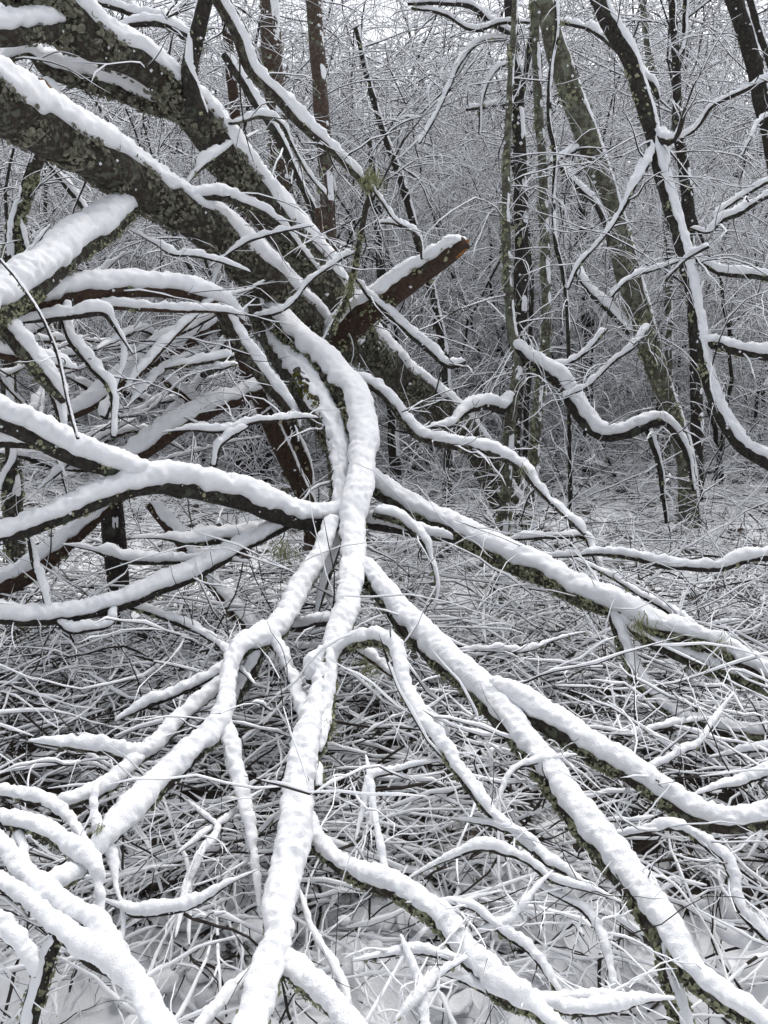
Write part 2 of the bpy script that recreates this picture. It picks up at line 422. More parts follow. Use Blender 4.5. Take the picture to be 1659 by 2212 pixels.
def twig_geo(sets, sides, rng, zmin=None, bare=0.12):
    """thin tubes whose lower faces are bark and whose raised upper faces are snow"""
    VV, FF, MM = [], [], []; off = 0
    for (Pn, Rn, Hn) in sets:
        N, K, _ = Pn.shape
        T = unit(np.gradient(Pn, axis=1))
        hor = np.sqrt(np.clip(1 - T[..., 2] ** 2, 0, 1))
        up = Z + WIND * 0.4
        U = unit(up - (T @ up)[..., None] * T); S = np.cross(T, U)
        cv = sstep(0.18, 0.6, hor) * (rng.random((N, K)) > bare) * (0.65 + 0.35 * rng.random((N, K)))
        cv = cv * (rng.random((N, 1)) > bare)
        cv[:, 1:-1] = 0.25 * cv[:, :-2] + 0.5 * cv[:, 1:-1] + 0.25 * cv[:, 2:]
        h = Hn * cv; a = Rn * 0.82 + 0.26 * h
        taper = np.ones(K); taper[-1] = 0.2; taper[0] = 0.35
        h = h * taper; a = a * taper; Rt = Rn * taper
        if sides == 5:
            prof = [(-Rt, 0.1 * Rt), (0 * Rt, -Rt), (Rt, 0.1 * Rt), (a * 0.72, 0.7 * Rt + 0.8 * h), (-a * 0.72, 0.7 * Rt + 0.8 * h)]
            nb = 2
        else:
            prof = [(-Rt, 0.15 * Rt), (0 * Rt, -Rt), (Rt, 0.15 * Rt), (a, 0.6 * Rt + 0.45 * h), (0 * a, 0.75 * Rt + 1.05 * h), (-a, 0.6 * Rt + 0.45 * h)]
            nb = 2
        m = len(prof)
        V = np.stack([Pn + S * s[..., None] + U * u[..., None] for s, u in prof], 2)   # N,K,m,3
        i = np.arange(K - 1)[:, None]; j = np.arange(m)[None]; j2 = (j + 1) % m
        q = np.stack([i * m + j, (i + 1) * m + j, (i + 1) * m + j2, i * m + j2], -1).reshape(-1, 4)
        F = (q[None] + (np.arange(N) * K * m)[:, None, None]).reshape(-1, 4) + off
        mi = np.zeros((N, K - 1, m), int)
        snowy = (0.5 * (cv[:, :-1] + cv[:, 1:]) > 0.22)
        mi[:, :, nb:] = snowy[..., None]
        VV.append(V.reshape(-1, 3)); FF.append(F); MM.append(mi.ravel()); off += N * K * m
    return np.concatenate(VV), np.concatenate(FF), np.concatenate(MM)

# ------------------------------------------------------------------ ground
def ground_z(x, y):
    p = np.stack([x, y, 0 * x], -1)
    z = 0.075 * vnoise(p * 1.3, 901) + 0.055 * vnoise(p * 3.6, 902) + 0.035 * vnoise(p * 5.7 + 3, 904) + 0.030 * vnoise(p * 9.5, 903) + 0.07 * (0.4 - np.abs(vnoise(p * 4.3 + 8, 905))) + 0.035 * (0.4 - np.abs(vnoise(p * 10.3 + 4, 906)))
    dist = np.hypot(x, y)
    fade = 1 / (1 + (dist / 14) ** 2)
    rise = 5.5 * sstep(13, 70, y) + 0.35 * sstep(5, 12, y)
    return z * (0.4 + 0.6 * fade) + rise - 0.03

tx = np.linspace(-1, 1, 280); gx = np.sinh(tx * 5.2) / np.sinh(5.2) * 110
ty = np.linspace(-1, 1, 340); gy = 3.0 + np.sinh(ty * 5.2) / np.sinh(5.2) * 120
GX, GY = np.meshgrid(gx, gy)
GZ = ground_z(GX, GY)
gv = np.stack([GX, GY, GZ], -1)
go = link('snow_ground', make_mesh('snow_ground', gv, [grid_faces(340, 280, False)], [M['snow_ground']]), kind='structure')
go['label'] = 'lumpy snow covered forest floor under the fallen branches'

def gz(x, y):
    return float(ground_z(np.array([x]), np.array([y]))[0])

# ------------------------------------------------------------------ the fallen tree
base = P3(1120, 1120, 8.9)
FT = thing('fallen_tree', 'great lichen covered fallen tree with two leaning trunks and long spreading snow laden limbs', 'fallen tree', (base[0], base[1], gz(base[0], base[1])))
def taper_ends(c, ext=70):
    c = [tuple(map(float, p)) for p in c]
    def e(p, q):
        L = math.hypot(p[0] - q[0], p[1] - q[1]); k = ext / max(L, 1)
        return (p[0] + (p[0] - q[0]) * k, p[1] + (p[1] - q[1]) * k + 8, max(3.5, 0.28 * p[2]), p[3] + (p[3] - q[3]) * k)
    return [e(c[0], c[1])] + c + [e(c[-1], c[-2])]
def carry_on(c, ext=420):
    """limbs that leave the picture go on beyond its edge and taper there"""
    c = [tuple(map(float, p)) for p in c]
    def far(p): return p[0] < -25 or p[0] > 1685 or p[1] > 2216
    def e(p, q):
        L = math.hypot(p[0] - q[0], p[1] - q[1]); u = ((p[0] - q[0]) / L, (p[1] - q[1]) / L); sl = (p[3] - q[3]) / L * 0.5
        return [(p[0] + u[0] * t * ext, p[1] + u[1] * t * ext + 25 * t * t, p[2] * f, max(1.05, p[3] + sl * t * ext)) for t, f in ((0.5, 0.8), (1.0, 0.3))]
    if far(c[-1]): c = c + e(c[-1], c[-2])
    if far(c[0]): c = e(c[0], c[1])[::-1] + c
    return c
def ft(name, ctrl, **k):
    return limb(name, FT, FT, ctrl if name == 'trunk' else carry_on(ctrl), **k)

big = dict(bark='bark', lichen=0.85, lichen_mat='lichen_dark', knots=0.9)
T1 = ft('trunk', [(20, -110, 150, 3.6), (130, 15, 130, 3.9), (215, 88, 104, 4.05), (300, 130, 88, 4.25), (370, 190, 84, 4.4), (445, 272, 96, 4.6), (525, 378, 96, 4.85), (602, 475, 94, 5.1), (680, 565, 88, 5.4), (740, 660, 86, 5.7), (800, 745, 84, 6.1), (862, 800, 84, 6.6), (950, 873, 76, 7.2), (1020, 953, 70, 7.9), (1065, 1025, 68, 8.4), (1110, 1120, 74, 8.9), (1130, 1180, 80, 9.1)], **big, twigs=10)
T2 = ft('trunk', [(-130, 165, 160, 3.0), (0, 222, 142, 3.3), (100, 278, 126, 3.55), (200, 330, 122, 3.8), (345, 418, 108, 4.2), (450, 482, 104, 4.5), (560, 580, 100, 4.9), (640, 660, 92, 5.2), (710, 735, 84, 5.6), (790, 760, 70, 6.1)], **big, twigs=8)
ft('branch', [(410, 428, 30, 4.28), (470, 420, 30, 4.35), (540, 440, 25, 4.4), (600, 480, 21, 4.5), (650, 540, 17, 4.7), (690, 590, 12, 4.9)], snow=1.3, lichen=0.3, twigs=6)
ft('branch', [(-20, 130, 22, 4.0), (20, 122, 26, 4.05), (62, 112, 30, 4.1), (100, 142, 52, 4.2), (160, 162, 58, 4.3), (240, 182, 58, 4.4), (300, 205, 56, 4.5), (360, 224, 52, 4.55), (425, 240, 48, 4.6)], lichen=0.8, lichen_mat='lichen_dark', snow=1.6, cover=1.5, twigs=8)
ft('branch', [(-40, 62, 66, 3.5), (40, 55, 66, 3.65), (120, 40, 62, 3.85)], lichen=0.7, lichen_mat='lichen_dark', snow=1.3)
ft('branch', [(428, 250, 50, 4.4), (414, 195, 40, 4.36), (408, 150, 37, 4.34), (422, 90, 36, 4.36), (440, 20, 35, 4.3), (460, -70, 34, 4.2)], bark='bark_dark', lichen=0.12, snow=0.5, wiggle=0.4)
ft('branch', [(440, -70, 30, 3.9), (465, -5, 32, 4.0), (492, 42, 32, 4.1), (512, 88, 30, 4.15), (540, 150, 32, 4.25), (600, 205, 34, 4.35), (650, 258, 32, 4.45), (700, 303, 30, 4.5), (742, 345, 26, 4.6), (788, 395, 22, 4.7)], lichen=0.4, snow=1.35, twigs=14)
ft('branch', [(790, 388, 26, 4.7), (800, 420, 14, 4.72), (790, 450, 14, 4.75), (776, 520, 14, 4.85), (764, 580, 15, 4.95), (752, 640, 17, 5.1), (730, 692, 18, 5.3), (704, 742, 20, 5.45)], lichen=0.9, snow=0.8, twigs=12)
ft('branch', [(800, 400, 12, 4.7), (850, 470, 10, 4.7), (890, 495, 16, 4.7), (908, 525, 12, 4.7), (912, 560, 8, 4.7)], lichen=0.0, snow=1.4)
ft('branch', [(815, 480, 10, 4.8), (850, 478, 14, 4.75), (885, 492, 14, 4.72)], lichen=0.0, snow=1.4)
ft('branch', [(482, 118, 22, 5.0), (540, 205, 24, 5.1), (590, 280, 22, 5.2), (640, 380, 18, 5.3), (680, 470, 18, 5.4), (690, 540, 20, 5.45)], bark='bark_dark', lichen=0.2, snow=0.9, twigs=8)
ft('branch', [(686, 452, 16, 5.3), (690, 500, 20, 5.35), (700, 560, 22, 5.4)], bark='bark_brown', lichen=0.1, snow=1.0)
ft('branch', [(480, 262, 12, 4.6), (516, 262, 12, 4.6), (560, 248, 16, 4.62), (605, 262, 13, 4.65), (632, 315, 10, 4.7), (665, 375, 9, 4.75), (705, 420, 9, 4.8)], lichen=0, snow=1.3, twigs=6)
# snow-laden stub running down-left from the lower trunk
ft('branch', [(285, 440, 62, 4.05), (248, 468, 72, 3.9), (205, 500, 80, 3.75), (140, 548, 86, 3.5), (60, 605, 92, 3.25), (-60, 690, 98, 2.95)], lichen=0.6, snow=1.7)
ft('branch', [(150, -10, 18, 5.1), (230, 8, 20, 5.2), (300, 30, 20, 5.2), (360, 42, 24, 5.2), (402, 78, 22, 5.1), (415, 110, 16, 5.0)], bark='bark_dark', lichen=0.1, snow=1.4, twigs=10)
ft('branch', taper_ends([(240, 75, 14, 5.0), (285, 50, 22, 5.0), (340, 45, 24, 5.0), (385, 62, 22, 5.0)]), bark='bark_dark', lichen=0.1, snow=1.4, twigs=8)
ft('branch', taper_ends([(425, 372, 10, 4.5), (442, 354, 24, 4.5), (478, 326, 22, 4.58), (500, 312, 12, 4.66)]), lichen=0.6, snow=1.7, cover=2)
# broken log
J = ft('broken_limb', [(690, 770, 78, 5.5), (745, 722, 80, 5.35), (820, 662, 72, 5.15), (900, 604, 64, 4.95), (960, 562, 56, 4.75), (1003, 525, 46, 4.6)], bark='bark_brown', lichen=0.25, snow=1.15, jag=6, twigs=3)
# main spine coming at the camera
ft('branch', [(540, 640, 56, 5.2), (600, 690, 62, 5.0), (655, 752, 68, 4.85), (718, 805, 74, 4.7), (768, 870, 78, 4.5), (788, 940, 74, 4.3), (776, 1020, 68, 4.05), (764, 1100, 76, 3.8), (766, 1180, 66, 3.55), (762, 1260, 64, 3.3), (742, 1340, 60, 3.05), (718, 1400, 52, 2.9), (700, 1450, 44, 2.8), (684, 1510, 46, 2.7), (664, 1570, 62, 2.55), (652, 1640, 72, 2.42), (642, 1740, 72, 2.25), (630, 1820, 80, 2.1), (612, 1900, 76, 1.98), (602, 1960, 82, 1.88), (600, 2040, 76, 1.76), (575, 2120, 80, 1.64), (545, 2215, 84, 1.52), (510, 2330, 84, 1.4)], lichen=0.9, snow=1.25, cover=1.6, lich_size=1.35)
ft('branch', [(560, 660, 55, 5.25), (618, 775, 76, 4.95), (668, 860, 74, 4.65), (715, 950, 60, 4.4), (736, 1030, 50, 4.15), (730, 1110, 46, 3.92), (716, 1190, 34, 3.8), (696, 1270, 22, 3.75), (680, 1340, 10, 3.7)], lichen=0.5, lichen_mat='lichen_dark', snow=0.5, bark='bark', twigs=10)
ft('branch', [(556, 612, 22, 4.9), (551, 640, 32, 4.92), (560, 690, 40, 4.95)], lichen=0.0, snow=1.8, cover=2)
ft('branch', [(690, 760, 16, 4.9), (715, 715, 16, 4.85), (745, 650, 12, 4.8)], lichen=1.0, snow=0.8)
# left limbs
ft('branch', [(770, 1105, 62, 3.82), (720, 1118, 60, 3.8), (640, 1112, 62, 3.7), (540, 1084, 66, 3.55), (440, 1052, 66, 3.4), (340, 1034, 62, 3.25), (250, 1050, 56, 3.12), (150, 1094, 52, 3.0), (60, 1130, 50, 2.9), (-60, 1172, 48, 2.8)], bark='bark_dark', lichen=0.12, snow=1.35, cover=1.6)
ft('branch', [(400, 1058, 40, 3.36), (330, 1030, 52, 3.25), (220, 988, 64, 3.1), (140, 958, 64, 3.0), (70, 925, 66, 2.9), (-60, 865, 74, 2.75)], bark='bark_dark', lichen=0.3, snow=1.55, cover=1.6)
ft('branch', [(150, 958, 36, 3.0), (60, 950, 38, 2.95), (-50, 945, 38, 2.9)], bark='bark_dark', lichen=0.1, snow=1.5, cover=1.6)
ft('branch', [(640, 1115, 36, 3.72), (595, 1140, 36, 3.7), (540, 1168, 36, 3.6), (460, 1212, 42, 3.45), (380, 1250, 46, 3.3), (280, 1294, 46, 3.15), (200, 1318, 42, 3.05), (100, 1330, 42, 2.95), (30, 1326, 46, 2.88), (-60, 1318, 48, 2.8)], bark='bark_dark', lichen=0.2, snow=1.4, cover=1.6, twigs=10)
ft('branch', taper_ends([(600, 1132, 22, 3.72), (560, 1144, 34, 3.7), (470, 1156, 38, 3.6), (410, 1166, 32, 3.55), (350, 1160, 14, 3.5)]), bark='bark_dark', lichen=0.2, snow=1.6, cover=2)
ft('branch', taper_ends([(470, 1206, 14, 3.5), (390, 1206, 26, 3.45), (310, 1208, 32, 3.4), (240, 1196, 28, 3.36), (200, 1185, 12, 3.34)]), bark='bark_dark', lichen=0.0, snow=1.7, cover=2)
ft('branch', [(250, 1305, 20, 3.1), (240, 1345, 20, 3.05), (190, 1358, 22, 3.0), (150, 1360, 22, 2.98), (125, 1340, 18, 2.96)], bark='twig', lichen=0, snow=1.6)
ft('branch', [(105, 1320, 18, 2.95), (95, 1270, 18, 2.97), (75, 1215, 22, 3.0), (62, 1160, 14, 3.0)], bark='twig', lichen=0, snow=1.7)
# fork below left
ft('branch', [(728, 1120, 36, 3.75), (702, 1190, 42, 3.6), (652, 1282, 52, 3.35), (604, 1356, 54, 3.12), (560, 1388, 58, 3.0), (512, 1414, 46, 2.9), (492, 1470, 40, 2.78), (485, 1530, 44, 2.65), (455, 1585, 52, 2.52), (420, 1615, 56, 2.44), (360, 1682, 60, 2.3), (300, 1742, 64, 2.16), (240, 1800, 60, 2.05), (200, 1850, 46, 1.97)], lichen=0.6, snow=1.4, cover=1.6)
ft('branch', [(560, 1400, 40, 3.02), (540, 1450, 44, 2.98), (510, 1500, 36, 2.95), (480, 1560, 30, 2.9)], lichen=0.9, lichen_mat='lichen_dark', snow=0.9)
ft('branch', [(478, 1545, 36, 2.62), (498, 1610, 40, 2.52), (514, 1690, 38, 2.4), (530, 1760, 30, 2.3), (544, 1830, 24, 2.22), (553, 1900, 17, 2.16), (560, 1980, 10, 2.1)], lichen=0.2, snow=1.5, cover=1.5)
ft('branch', [(585, 1372, 36, 3.06), (610, 1415, 26, 2.96), (632, 1470, 28, 2.86), (650, 1530, 34, 2.72), (660, 1570, 30, 2.6)], bark='bark_brown', lichen=0.0, snow=1.4, cover=1.6)
ft('branch', [(530, 1420, 24, 2.98), (470, 1482, 32, 2.88), (400, 1546, 36, 2.74), (342, 1606, 40, 2.62), (290, 1634, 44, 2.54), (225, 1618, 36, 2.5), (125, 1608, 22, 2.46), (60, 1600, 8, 2.44)], lichen=0.4, lichen_mat='lichen_dark', snow=1.4, cover=1.6)
ft('branch', [(300, 1632, 36, 2.54), (240, 1690, 36, 2.42), (170, 1725, 34, 2.32), (120, 1738, 24, 2.26)], lichen=0.4, snow=1.5, cover=1.6)
ft('branch', taper_ends([(490, 1440, 18, 2.95), (415, 1482, 24, 2.9), (350, 1506, 28, 2.85), (312, 1522, 24, 2.82)]), bark='bark_dark', lichen=0.1, snow=1.5, cover=1.6)
# lower left cluster
ft('branch', [(-40, 1870, 30, 1.85), (50, 1944, 38, 1.8), (125, 2018, 42, 1.75), (185, 2060, 58, 1.7), (245, 2095, 62, 1.66), (290, 2150, 36, 1.62), (335, 2240, 34, 1.55)], bark='bark_dark', lichen=0.1, snow=1.7, cover=2)
ft('branch', [(-30, 1800, 42, 1.98), (40, 1876, 48, 1.9), (95, 1925, 62, 1.84), (150, 1965, 44, 1.8), (205, 1995, 44, 1.76), (235, 2040, 46, 1.72), (275, 2100, 44, 1.68), (325, 2165, 36, 1.62), (375, 2250, 34, 1.56)], bark='bark_dark', lichen=0.2, snow=1.7, cover=2)
ft('branch', [(80, 1935, 40, 1.86), (130, 1905, 50, 1.9), (175, 1880, 40, 1.95), (220, 1830, 30, 2.0)], lichen=0.3, snow=1.7, cover=2)
ft('branch', [(-40, 1762, 32, 2.05), (70, 1784, 38, 2.02), (140, 1818, 40, 1.99), (190, 1852, 42, 1.95), (212, 1895, 28, 1.92), (216, 1970, 15, 1.88), (218, 2040, 12, 1.82)], lichen=0.3, snow=1.5, cover=1.8)
ft('branch', [(-40, 1705, 24, 2.2), (60, 1720, 30, 2.18), (120, 1738, 30, 2.15), (160, 1778, 22, 2.1), (188, 1830, 16, 2.03)], bark='bark_dark', lichen=0.3, snow=1.5, cover=1.8)
ft('branch', [(218, 1790, 30, 2.05), (245, 1862, 24, 2.0), (252, 1920, 12, 1.95), (262, 1955, 12, 1.93), (266, 2010, 14, 1.9), (250, 2060, 12, 1.86)], lichen=0.5, snow=1.0)
ft('branch', taper_ends([(262, 1955, 18, 1.93), (300, 1970, 28, 1.92), (390, 1962, 28, 1.92), (450, 1934, 22, 1.94), (497, 1906, 12, 1.96)]), bark='bark_dark', lichen=0.0, snow=1.6, cover=2)
ft('branch', [(128, 2020, 30, 1.74), (108, 2055, 40, 1.74), (88, 2115, 42, 1.73), (62, 2200, 44, 1.72), (30, 2330, 46, 1.70)], lichen=0.5, snow=0.35, bark='bark_dark')
ft('branch', [(-40, 1990, 50, 1.72), (20, 2020, 44, 1.72), (62, 2070, 32, 1.7), (76, 2110, 12, 1.68)], bark='bark_dark', lichen=0, snow=1.6, cover=2)
ft('branch', [(40, 1795, 22, 2.03), (50, 1850, 26, 1.96), (30, 1905, 34, 1.9), (-30, 1930, 36, 1.86)], bark='bark_dark', lichen=0.1, snow=1.5, cover=2)
ft('branch', [(218, 1800, 28, 2.08), (205, 1740, 22, 2.14), (212, 1680, 16, 2.2)], lichen=0.2, snow=1.4, cover=2)
# curl from the spine
ft('branch', [(676, 1470, 40, 2.78), (684, 1440, 44, 2.82), (720, 1408, 36, 2.86), (770, 1382, 34, 2.84), (815, 1374, 34, 2.78), (848, 1392, 34, 2.7), (862, 1436, 34, 2.62), (874, 1490, 34, 2.54), (915, 1560, 38, 2.42), (960, 1618, 36, 2.34), (1000, 1680, 36, 2.25), (1042, 1738, 32, 2.16), (1085, 1780, 26, 2.1), (1150, 1832, 26, 2.02), (1212, 1876, 22, 1.96)], lichen=0.8, snow=1.4, cover=1.7)
ft('branch', [(770, 1400, 14, 2.88), (800, 1415, 22, 2.86), (838, 1450, 18, 2.84), (880, 1485, 16, 2.8), (920, 1535, 16, 2.74), (968, 1590, 14, 2.68)], bark='bark_brown', lichen=0.1, snow=1.3)
# lower right from the spine
ft('branch', [(645, 1740, 40, 2.28), (672, 1795, 48, 2.2), (712, 1842, 46, 2.12), (765, 1888, 50, 2.04), (830, 1914, 54, 1.98), (890, 1948, 54, 1.92), (960, 1995, 56, 1.85), (1012, 2062, 60, 1.77), (1070, 2112, 66, 1.7), (1120, 2145, 60, 1.66), (1170, 2185, 36, 1.62), (1240, 2260, 30, 1.55)], lichen=1.1, snow=1.4, cover=1.7)
ft('branch', taper_ends([(1120, 2150, 30, 1.67), (1180, 2165, 32, 1.66), (1250, 2178, 36, 1.65), (1330, 2170, 34, 1.66), (1390, 2160, 20, 1.68)]), lichen=0.7, snow=1.6, cover=2)
ft('branch', [(600, 2060, 60, 1.72), (655, 2118, 60, 1.66), (710, 2156, 56, 1.6), (760, 2215, 54, 1.54), (810, 2300, 50, 1.46)], lichen=0.5, snow=1.5, cover=1.8)
ft('branch', [(560, 2090, 30, 1.68), (510, 2130, 30, 1.64), (455, 2190, 28, 1.58), (400, 2260, 26, 1.52)], bark='bark_dark', lichen=0.2, snow=1.5, cover=1.8)
# right limbs
ft('branch', [(770, 1215, 40, 3.42), (800, 1250, 54, 3.34), (850, 1315, 62, 3.2), (905, 1378, 64, 3.06), (975, 1440, 66, 2.9), (1050, 1510, 68, 2.74), (1115, 1580, 68, 2.58), (1172, 1650, 70, 2.44), (1225, 1725, 70, 2.3), (1275, 1795, 72, 2.18), (1330, 1870, 74, 2.06), (1390, 1950, 76, 1.95), (1435, 2015, 76, 1.86), (1490, 2090, 66, 1.78), (1560, 2150, 58, 1.7), (1670, 2222, 54, 1.62), (1800, 2300, 50, 1.54)], lichen=1.0, snow=1.3, cover=1.7, lich_size=1.35)
ft('branch', [(1425, 2030, 40, 1.85), (1442, 2085, 40, 1.83), (1462, 2150, 46, 1.8), (1480, 2225, 50, 1.77), (1500, 2330, 52, 1.73)], lichen=1.6, snow=0.25, lich_size=1.2)
ft('branch', [(1060, 1480, 40, 2.76), (1110, 1510, 56, 2.68), (1200, 1565, 66, 2.58), (1280, 1612, 68, 2.5), (1345, 1650, 64, 2.44), (1410, 1700, 60, 2.38), (1480, 1748, 58, 2.33), (1550, 1775, 56, 2.3), (1620, 1768, 54, 2.3), (1720, 1735, 50, 2.32)], lichen=1.1, snow=1.25, cover=1.7)
ft('branch', [(765, 1010, 40, 4.15), (820, 1045, 54, 4.3), (900, 1095, 56, 4.25), (1000, 1145, 60, 4.05), (1065, 1178, 62, 3.95), (1130, 1212, 62, 3.85), (1195, 1248, 62, 3.75), (1260, 1285, 62, 3.65), (1330, 1308, 60, 3.55), (1400, 1345, 58, 3.45), (1480, 1365, 56, 3.36), (1550, 1395, 54, 3.28), (1620, 1440, 52, 3.2), (1750, 1510, 50, 3.05)], lichen=1.0, snow=1.25, cover=1.6)
ft('branch', [(1318, 1310, 30, 3.6), (1334, 1360, 36, 3.5), (1350, 1410, 34, 3.45), (1378, 1468, 34, 3.38), (1430, 1522, 32, 3.3), (1480, 1552, 32, 3.22), (1530, 1562, 38, 3.15), (1600, 1580, 38, 3.08), (1740, 1590, 38, 3.0)], lichen=1.2, snow=0.8)
ft('branch', [(1335, 1330, 30, 3.52), (1380, 1365, 34, 3.46), (1440, 1402, 38, 3.4), (1510, 1428, 46, 3.33), (1580, 1452, 46, 3.26), (1740, 1500, 44, 3.1)], lichen=1.1, snow=1.0, cover=1.4)
ft('branch', [(790, 1120, 40, 3.85), (850, 1135, 36, 3.9), (920, 1150, 30, 3.95), (980, 1165, 22, 4.0)], bark='bark_dark', lichen=0.2, snow=1.3)
ft('branch', [(808, 1108, 26, 3.82), (860, 1120, 30, 3.78), (900, 1150, 24, 3.74), (925, 1190, 16, 3.7), (945, 1270, 12, 3.62), (935, 1320, 8, 3.6)], lichen=0.3, snow=1.2, twigs=4)
ft('branch', [(730, 808, 20, 4.72), (790, 824, 26, 4.65), (850, 868, 26, 4.6), (898, 928, 28, 4.55), (935, 945, 32, 4.5), (985, 958, 32, 4.45), (1055, 972, 34, 4.4), (1092, 990, 26, 4.35), (1130, 1015, 24, 4.3), (1172, 1060, 22, 4.2), (1212, 1100, 20, 4.1), (1262, 1152, 16, 4.0)], lichen=0.5, lichen_mat='lichen_dark', snow=1.3, twigs=16)
ft('branch', [(770, 600, 10, 4.95), (800, 640, 16, 5.0), (832, 668, 18, 5.0), (872, 708, 20, 5.0), (930, 756, 22, 5.0), (970, 784, 22, 5.0), (1006, 776, 14, 5.0)], bark='bark_dark', lichen=0.1, snow=1.4, twigs=6)
ft('branch', [(545, 682, 14, 4.6), (592, 675, 15, 4.6), (632, 650, 14, 4.65), (676, 600, 12, 4.7), (735, 556, 12, 4.8), (762, 545, 12, 4.86)], bark='twig', lichen=0.0, snow=1.4)
ft('branch', taper_ends([(510, 535, 10, 4.3), (545, 515, 14, 4.3), (610, 497, 12, 4.3)]), bark='twig', lichen=0, snow=1.6)
ft('branch', taper_ends([(335, 522, 10, 4.0), (372, 545, 15, 4.0), (420, 548, 14, 4.05), (475, 562, 12, 4.1)]), bark='twig', lichen=0, snow=1.6)
# shaggy lichen stubs where the spine narrows
ft('branch', [(712, 1405, 22, 2.84), (716, 1460, 34, 2.76), (706, 1520, 38, 2.66), (698, 1580, 40, 2.54), (690, 1625, 16, 2.46)], lichen=1.7, snow=0.55, lich_size=1.5)
ft('branch', [(672, 1650, 20, 2.4), (690, 1660, 26, 2.38), (688, 1700, 18, 2.32)], lichen=1.6, snow=0.3, lich_size=1.4)
# smaller snowy branches in the lower right
for c in [
    [(1040, 1775, 14, 2.15), (1085, 1785, 22, 2.1), (1130, 1805, 24, 2.04), (1175, 1855, 26, 1.98), (1225, 1885, 20, 1.94)],
    [(935, 1868, 12, 1.98), (980, 1848, 20, 1.98), (1030, 1828, 24, 1.98), (1090, 1838, 24, 1.97), (1140, 1858, 22, 1.95), (1192, 1896, 20, 1.92), (1278, 1922, 15, 1.88)],
    [(945, 1948, 14, 1.88), (1010, 1954, 20, 1.87), (1055, 1988, 24, 1.84), (1100, 2022, 26, 1.82), (1150, 2058, 24, 1.79), (1200, 2132, 18, 1.74)],
    [(1188, 1925, 15, 1.92), (1255, 1962, 22, 1.88), (1290, 2006, 22, 1.84), (1310, 2060, 22, 1.8), (1322, 2120, 18, 1.76)],
    [(1345, 1802, 16, 2.22), (1385, 1796, 18, 2.2), (1455, 1784, 26, 2.18), (1500, 1800, 24, 2.16), (1540, 1835, 24, 2.12)],
    [(1530, 1822, 24, 2.12), (1562, 1850, 28, 2.08), (1582, 1895, 30, 2.04), (1592, 1945, 28, 2.0), (1630, 1995, 28, 1.96), (1700, 2050, 26, 1.9)],
    [(1060, 2000, 18, 1.84), (1100, 1985, 20, 1.84), (1150, 1925, 16, 1.88)],
    [(900, 2150, 26, 1.64), (940, 2110, 24, 1.68), (985, 2080, 18, 1.72)],
    [(885, 2075, 20, 1.7), (905, 2140, 24, 1.66), (920, 2220, 26, 1.6)],
    [(830, 2060, 20, 1.72), (900, 2052, 22, 1.74), (985, 2070, 20, 1.75)],
    [(1010, 2120, 24, 1.72), (1080, 2150, 26, 1.7), (1180, 2160, 26, 1.68), (1300, 2150, 24, 1.68)],
    [(785, 1740, 14, 2.2), (800, 1680, 18, 2.26), (830, 1668, 18, 2.28), (900, 1650, 14, 2.32)],
    [(800, 1690, 14, 2.25), (815, 1790, 14, 2.12), (830, 1870, 14, 2.05)],
    [(660, 1960, 14, 1.92), (680, 2020, 18, 1.86), (720, 2080, 20, 1.8), (750, 2150, 18, 1.72), (745, 2200, 14, 1.68)],
    [(1080, 1720, 12, 2.3), (1110, 1660, 16, 2.36), (1180, 1640, 16, 2.4)],
    [(1150, 1200, 10, 4.0), (1230, 1198, 14, 4.0), (1300, 1192, 20, 3.98), (1380, 1202, 23, 3.95), (1455, 1218, 27, 3.92), (1550, 1222, 27, 3.9), (1612, 1204, 29, 3.9), (1720, 1192, 32, 3.9)],
    [(1298, 1232, 12, 3.75), (1360, 1268, 15, 3.7), (1430, 1308, 18, 3.6), (1482, 1338, 16, 3.5)],
    [(1308, 1575, 11, 2.9), (1355, 1585, 17, 2.88), (1430, 1570, 17, 2.9), (1482, 1558, 14, 2.95)],
    [(1412, 1655, 15, 2.5), (1470, 1624, 19, 2.55), (1508, 1606, 15, 2.6), (1548, 1545, 11, 2.7)],
    [(1600, 1620, 16, 2.7), (1670, 1612, 19, 2.7), (1740, 1612, 18, 2.7)],
    [(1550, 1700, 18, 2.4), (1600, 1690, 24, 2.42), (1700, 1650, 26, 2.45)],
    [(1200, 1380, 10, 3.4), (1130, 1405, 14, 3.3), (1050, 1400, 14, 3.3)],
    [(1130, 1160, 16, 4.1), (1200, 1155, 18, 4.1), (1262, 1160, 20, 4.1), (1280, 1195, 16, 4.05)],
    [(700, 1340, 24, 3.2), (650, 1352, 26, 3.3), (600, 1350, 18, 3.4)],
    [(700, 1395, 14, 3.2), (650, 1398, 18, 3.3), (580, 1392, 12, 3.4)],
    [(500, 1420, 18, 3.0), (450, 1370, 20, 3.2), (380, 1335, 24, 3.3), (300, 1312, 22, 3.3)],
    [(640, 1770, 14, 2.35), (600, 1760, 12, 2.4), (560, 1800, 12, 2.4)],
    [(440, 1760, 14, 2.3), (470, 1790, 18, 2.25), (430, 1850, 20, 2.15), (405, 1910, 18, 2.1), (395, 1950, 16, 2.05)],
    [(520, 1740, 14, 2.4), (480, 1775, 18, 2.3), (440, 1800, 18, 2.25)],
]:
    ft('branch', taper_ends(c), bark='bark_dark', lichen=0.25, snow=1.35, cover=1.5, twigs=8)

